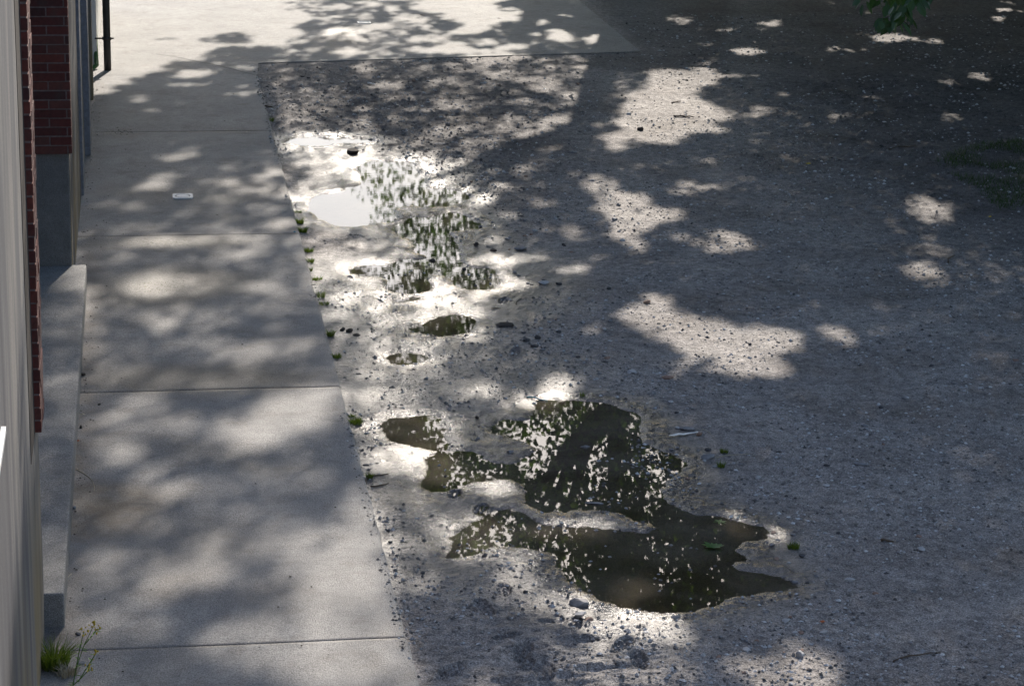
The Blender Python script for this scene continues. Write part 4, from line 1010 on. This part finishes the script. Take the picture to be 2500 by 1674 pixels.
for nm, v, f, mt in (('stem', sv, sf, M_weed), ('foliage', lv2, lf2, M_weed), ('buds', bv, bf2, M_yellow)):
    o = mesh(nm, v, f, mt, None); o.parent = weed
# broad-leaved weed in the big puddle
bx, by = at(1742, 1335, -.05)
lv2, lf2 = [], []
for k in range(9):
    a = k*0.72+.2; leaf_vf(lv2, lf2, (0, 0, .0), (math.cos(a), math.sin(a), .55), (0, 0, 1), random.uniform(.05, .10), .042)
tag(mesh('broadleaf_weed', lv2, lf2, M_weed, None, False, loc=(bx, by, -.055)), 'little broad-leaved plant growing up through the big puddle', 'weed')
lv2, lf2 = [], []
for k in range(6):
    a = k*1.1; leaf_vf(lv2, lf2, (0, 0, .0), (math.cos(a), math.sin(a), .2), (0, 0, 1), .05, .02)
x_, y_ = at(1757, 1272, -.05)
tag(mesh('broadleaf_weed', lv2, lf2, M_weed, None, False, loc=(x_, y_, -.052)), 'half drowned weed near the upper right shore of the big puddle', 'weed')
# shaded grass at the right side
gv, gf = [], []
gp = [(2300,395),(2380,360),(2500,345),(2620,350),(2620,520),(2500,505),(2440,515),(2420,470),(2340,430)]
pgm = fill(gpoly(gp)); ii, jj = np.nonzero(blur(pgm, .15) > .25)
pick = rng.choice(len(ii), 7000)
nz_ = fnoise(GX0+ii*GS, GY0+jj*GS, .5, 3, 4)
for k in pick:
    if nz_[k] < .47: continue
    x = GX0+ii[k]*GS+random.uniform(-.02, .02); y = GY0+jj[k]*GS+random.uniform(-.02, .02)
    h = random.uniform(.03, .10); a = random.uniform(0, 6.28); w = .004; l_ = h*.6
    b = len(gv); z = -.05
    gv += [(x-w*math.cos(a), y-w*math.sin(a), z), (x+w*math.cos(a), y+w*math.sin(a), z), (x+l_*math.sin(a*3), y+l_*math.cos(a*3), z+h+.01)]; gf.append((b, b+1, b+2))
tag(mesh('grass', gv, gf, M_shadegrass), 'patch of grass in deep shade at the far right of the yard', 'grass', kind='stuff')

# ------------------------------------------------------------------ trees
HX, HY = SUNV.x/SUNV.z, SUNV.y/SUNV.z       # shift per metre of height towards the sun
def leaf_mesh(P, size, name, mat, parent, flat=0.5):
    n = len(P)
    nr = rng.normal(size=(n, 3)); nr[:, 2] = np.abs(nr[:, 2])+flat; nr /= np.linalg.norm(nr, axis=1)[:, None]
    t = rng.normal(size=(n, 3)); t -= (t*nr).sum(1)[:, None]*nr; t /= np.linalg.norm(t, axis=1)[:, None]
    s = np.cross(nr, t); L = (size*(0.7+0.6*rng.random(n)))[:, None]
    v = np.stack([P-t*L*.5, P+s*L*.34+t*L*.08+nr*L*.06, P+t*L*.5, P-s*L*.34+t*L*.08+nr*L*.06], 1).reshape(-1, 3)
    return np_mesh(name, v, np.arange(4*n).reshape(-1, 4), mat, parent, smooth=False)
TREES = [((8.35, 41.3), 12.5, .30, 'tall tree beyond the yard whose trunk shadow falls across the gravel'),
         ((8.9, 50.0), 13.5, .34, 'spreading tree standing behind the nearest trunk beyond the yard'),
         ((11.5, 24.0), 11.0, .26, 'leafy tree close to the right side of the yard'),
         ((15.0, 32.0), 11.5, .28, 'leafy tree right of the yard beyond the shaded grass'),
         ((16.5, 45.0), 12.0, .30, 'far leafy tree at the back right corner of the yard'),
         ((2.5, 53.0), 11.0, .24, 'lighter tree standing beyond the far concrete pad'),
         ((21.0, 24.0), 11.5, .30, 'outer leafy tree well to the right of the yard')]
NL = 900000
# clusters of leaves (twigs) scattered through the canopy
ncl = 130000
cx_ = -3.0+rng.random(ncl)*22.0; cy_ = 9.0+rng.random(ncl)*36.0
pathy = np.clip((2.2-cx_)/1.2, 0, 1)*np.clip((31-cy_)/3, 0, 1)
hmin = np.interp(cy_, [12, 22, 38], [7.0, 5.6, 4.7])+3.5*pathy; hmax = np.interp(cy_, [12, 17, 24, 38], [13, 13.5, 12.5, 8.8])+3.0*pathy
ch = hmin+(hmax-hmin)*rng.random(ncl)
per = NL//ncl
gxl = np.repeat(cx_, per); gyl = np.repeat(cy_, per); hl = np.repeat(ch, per)
off = rng.normal(size=(len(gxl), 3))*0.28
PL = np.stack([gxl+hl*HX+off[:, 0], gyl+hl*HY+off[:, 1], hl+off[:, 2]*.8], -1)
sx_, sy_ = PL[:, 0]-PL[:, 2]*HX, PL[:, 1]-PL[:, 2]*HY      # where each leaf's shadow lands
inside = (sx_ > GX0+.1) & (sx_ < GX1-.1) & (sy_ > GY0+.1) & (sy_ < GY1-.1)
tt = np.where(inside, sample(SHADE, np.clip(sx_, GX0, GX1-.1), np.clip(sy_, GY0, GY1-.1)), 0.0)
outs = (sy_ > 39.8)
tt = np.where(outs & (sx_ < 4.5), np.maximum(tt, 0.55+.45*(sx_ < 2.0)), tt)
tt = np.where(sx_ < -1.2, np.maximum(tt, .5), tt)
pk = np.clip(np.log(np.maximum(tt, .012))/math.log(.012), 0, 1)
pk = np.where(tt > .93, 0, pk)
cl1 = vnoise(PL[:, 0]+PL[:, 2]*.7, PL[:, 2]*1.3-PL[:, 1]*.35, 0.9, 5)*0.6+vnoise(PL[:, 0]-PL[:, 1]*.3, PL[:, 2]+PL[:, 1]*.2, 0.5, 8)*.4
pk = pk*np.clip(0.25+(cl1-.30)*3.4, 0.25, 1)
pk = np.where((tt < .12) & (sx_ < 1.7) & (sy_ < 33.2), np.maximum(pk, .98*(1-tt*3)), pk)
ratio = PL[:, 0]/PL[:, 1]+(vnoise(PL[:, 2], PL[:, 1]*.5, 1.1, 4)-.5)*.035; zc = (PL[:, 1]-15.5)*.375
refl_gap = (PL[:, 1] < 51) & (PL[:, 1] > 28) & (ratio > .115) & (ratio < .188) & (np.abs(PL[:, 2]-zc) < 2.1)  # gap shaped in the crowns so sky and limbs show in the puddle reflection
refl_fill = (PL[:, 1] < 46) & (PL[:, 1] > 26) & (ratio >= .188) & (ratio < .29) & (PL[:, 2] > (PL[:, 1]-15.5)*.40-1.0)  # leaves kept dense here to darken the right of the puddle reflection
pk = np.where(refl_gap, pk*np.where(cl1 > .52, 1.0, .09), pk); pk = np.where(refl_fill & (tt < .3), 1.0, pk)
keepL = (rng.random(len(PL)) < pk) & (PL[:, 2] > 4.3)
PL = PL[keepL]
ne = 90000  # extra low leaves added out of view to darken the far right
ex_ = 7.5+rng.random(ne)*14; ey_ = 31+rng.random(ne)*16; ez_ = 2.6+rng.random(ne)*2.6
okv = ((ex_ > 10) | (ey_ > 40)) & (np.abs(ex_-8.35) > .0)
ex_, ey_, ez_ = ex_[okv], ey_[okv], ez_[okv]
PE = np.stack([ex_, ey_, ez_], -1); e1, e2_ = ex_-ez_*HX, ey_-ez_*HY
te = sample(SHADE, np.clip(e1, GX0, GX1-.1), np.clip(e2_, GY0, GY1-.1))
PE = PE[(rng.random(len(PE)) < np.clip(np.log(np.maximum(te, .012))/math.log(.012), 0, 1)*(te < .9)*((e1 > 7.2)|(e2_ > 36)))]
PL = np.vstack([PL, PE])
tp = np.array([t[0] for t in TREES])
near = np.argmin(((PL[:, None, :2]-tp[None])**2).sum(-1), 1)
def lit(ps):
    q = []
    for a, b in zip(ps, ps[1:]): q += [a.lerp(b, t) for t in (0, .2, .4, .6, .8)]
    x = np.array([p.x-p.z*HX for p in q]); y = np.array([p.y-p.z*HY for p in q])
    tv = sample(T, x, y); tv[(y > 43) | (x > 15.5)] = 0
    return tv.max() > .5
for k, ((tx, ty), th, tr_, lab) in enumerate(TREES):
    root = empty('tree', (tx, ty, -.06), lab, 'tree')
    mine = PL[near == k]
    vs, fs = [], []
    def addt(pts, rads, sides=8):
        v, f = tube_vf(pts, rads, sides); b = len(vs); vs.extend(v); fs.extend([tuple(i+b for i in q) for q in f])
    lean = random.uniform(-.2, .2)
    if k == 0: lean = -.1
    tops = [(tx, ty, -.1), (tx+.02, ty, .5), (tx+lean*.3, ty, 2.5), (tx+lean*.7, ty, 5.0), (tx+lean, ty, 7.0), (tx+lean*1.3, ty, 9.0)]
    addt(tops, [tr_*1.35, tr_, tr_*.9, tr_*.8, tr_*.6, tr_*.35], 12)
    if len(mine):
        rr = np.random.default_rng(50+k)
        nb = 34
        tg = mine[rr.choice(len(mine), min(nb, len(mine)), replace=False)]
        for q, e in enumerate(tg):
            e = Vector(e); z0 = rr.uniform(4.2, 7.5); t0 = Vector((tx+lean*z0/7, ty, z0))
            if (e-t0).length > 9.5 or k == 5: continue
            mid = t0.lerp(e, .45)+Vector((rr.normal()*.4, rr.normal()*.4, .3+.5*rr.random()))
            m2 = t0.lerp(e, .75)+Vector((rr.normal()*.3, rr.normal()*.3, .25))
            r0 = tr_*rr.uniform(.2, .34)
            if lit([t0.lerp(mid, .5), mid, m2, e]): continue
            addt([t0, t0.lerp(mid, .5)+Vector((0, 0, .2)), mid, m2, e], [r0, r0*.8, r0*.6, r0*.35, .012], 7)
            d2 = ((mine-np.array(mid))**2).sum(1); nearby = mine[d2 < 9]
            for w in range(5):
                if not len(nearby): break
                e2 = Vector(nearby[rr.integers(len(nearby))]); st = mid.lerp(m2, rr.random())
                if lit([st, st.lerp(e2, .5)+Vector((0, 0, .15)), e2]): continue
                addt([st, st.lerp(e2, .5)+Vector((0, 0, .15)), e2], [r0*.3, r0*.2, .008], 5)
        if k == 0:
            yb = ty-.1
            lr = np.random.default_rng(77)
            for rd, ps in ((.12, [(7.7, 8.4), (7.30, 9.6), (7.22, 11.2)]), (.14, [(7.56, 8.15), (7.12, 9.0), (6.5, 10.8)]), (.13, [(7.42, 8.14), (6.7, 9.1), (6.25, 10.4)]),
                           (.10, [(7.3, 8.2), (6.35, 9.25), (5.5, 9.8), (4.6, 10.4)]), (.10, [(8.15, 7.8), (8.5, 8.4), (8.8, 9.8)]), (.08, [(8.4, 7.7), (8.68, 8.2), (9.3, 9.5)])):
                key = [Vector((tx-.12, ty, 7.3))]+[Vector((x_, yb-.12*i_, z_)) for i_, (x_, z_) in enumerate(ps)]
                pts = [key[0]]
                for a_, b_ in zip(key, key[1:]):
                    for t_ in (.33, .66, 1): pts.append(a_.lerp(b_, t_)+Vector((lr.normal()*.07, lr.normal()*.07, lr.normal()*.05)))
                n_p = len(pts); addt(pts, [rd*1.3*(1-.85*(i_/(n_p-1))**.8) for i_ in range(n_p)], 8)
                for i_ in range(4, n_p-1, 2):      # forks
                    d_ = Vector((lr.choice([-1, 1])*lr.uniform(.5, 1.1), lr.normal()*.4, lr.uniform(.5, 1.3))); p_ = pts[i_]
                    addt([p_, p_+d_*.5+Vector((0, 0, .12)), p_+d_], [rd*.45, rd*.3, .008], 6)
    mesh('trunk', vs, fs, M_bark, root, True)
    if len(mine): leaf_mesh(mine, 0.138, 'crown', M_leaf, root)
    if k == 3:     # the low spray that hangs into view
        a = Vector((8.9, 23.5, 5.2)); c = Vector((at(2150, -60, 2.9)[0], at(2150, -60, 2.9)[1], 2.95))
        def pt(px, py, z): q = at(px, py, z); return Vector((q[0], q[1], z))
        tips = [pt(2165, 60, 2.72), pt(2205, 72, 2.70), pt(2250, 30, 2.85), pt(2120, 12, 2.9), pt(2235, 50, 2.8)]
        top = pt(2210, -90, 3.1)
        hv, hf = tube_vf([Vector((12.2, 28, 5.2)), Vector((9.8, 24.5, 4.6)), top, pt(2200, -10, 2.92), pt(2215, 40, 2.78)], [.05, .03, .012, .008, .004], 6)
        hb_ = mesh('hanging_branch', hv, hf, M_bark, root, True)
        hv, hf = [], []
        for q in range(120):
            w = random.random()
            base_p = pt(random.uniform(2100, 2275), random.uniform(-60, 14), random.uniform(2.8, 3.1)) if w < .55 else pt(random.gauss(2210, 22), random.uniform(-10, 62), random.uniform(2.72, 2.95))
            if q < 12: base_p = pt(2155+q*2+random.gauss(0, 4), 45+q*1.0, 2.78)
            an = random.uniform(0, 6.28)
            leaf_vf(hv, hf, base_p, (math.cos(an), math.sin(an), -random.uniform(.4, 1.4)), (random.gauss(0, .5), random.gauss(0, .5), 1), random.uniform(.09, .14), random.uniform(.055, .08))
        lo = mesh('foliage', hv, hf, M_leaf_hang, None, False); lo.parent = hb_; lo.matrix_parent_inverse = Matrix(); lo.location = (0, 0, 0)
for k, (bx_, by_, bh, lab) in enumerate([(17.5, 21, 9, 'dense low-branched tree added out of view at the right to block sky, nearest the camera'), (18.5, 29, 10, 'dense low-branched tree added out of view at the right to block sky, second'),
        (19.0, 37, 10, 'dense low-branched tree added out of view at the right to block sky, third'), (16.0, 44.5, 9, 'dense low-branched tree added out of view at the far right corner to block sky'), (12.5, 13.5, 9, 'dense tree added out of view beside the viewpoint to block sky')]):
    root = empty('tree', (bx_, by_, -.06), lab, 'tree', 'low-branched trees added along the right edge to block sky')  # unseen trees added to block sky light from the right
    v, f = tube_vf([(bx_, by_, -.1), (bx_, by_, bh*.35), (bx_+.2, by_, bh*.7)], [.26, .2, .1], 8); mesh('trunk', v, f, M_bark, root, True)
    n = 9000; P = rng.normal(size=(n, 3)); P /= np.linalg.norm(P, axis=1)[:, None]; P *= (rng.random(n)**.4)[:, None]
    P = P*np.array([3.6, 4.2, bh*.46])+np.array([bx_, by_, bh*.56])
    sx2, sy2 = P[:, 0]-P[:, 2]*HX, P[:, 1]-P[:, 2]*HY
    P = P[sample(SHADE, np.clip(sx2, GX0, GX1-.1), np.clip(sy2, GY0, GY1-.1)) < .4]
    leaf_mesh(P, .26, 'crown', M_leaf, root)
# tall hedge-like belt of trees far beyond; its left pair is added to cut low sky light
for k, (bx_, by_, bh) in enumerate([(12, 74, 11), (21, 70, 12), (30, 66, 12), (38, 58, 12), (5, 82, 9), (-4, 80, 10), (-13, 76, 11)]):
    root = empty('tree', (bx_, by_, -.06), ['bushy background tree behind the yard, second from the pad', 'bushy background tree third along the far belt', 'bushy background tree fourth along the far belt', 'bushy background tree at the right end of the far belt', 'low bushy background tree at the pad end of the far belt', 'bushy tree added behind the pad to cut low sky light, left of the low one', 'leftmost bushy tree added far behind the pad to cut low sky light'][k], 'tree', 'bushy trees in a far belt')
    v, f = tube_vf([(bx_, by_, -.1), (bx_, by_, bh*.35), (bx_+.2, by_, bh*.7)], [.3, .24, .1], 8); mesh('trunk', v, f, M_bark, root, True)
    n = 9000; P = rng.normal(size=(n, 3)); P /= np.linalg.norm(P, axis=1)[:, None]; P *= (rng.random(n)**.4)[:, None]
    P *= 1+.25*(vnoise(P[:, 0]*3+k, P[:, 2]*3, .8, 3)[:, None]-.5)*2
    P = P*np.array([5.2, 4, bh*.45])+np.array([bx_, by_, bh*.56])
    leaf_mesh(P, .34, 'crown', M_leaf, root)
print('leaves', len(PL), 'ground verts', len(V))
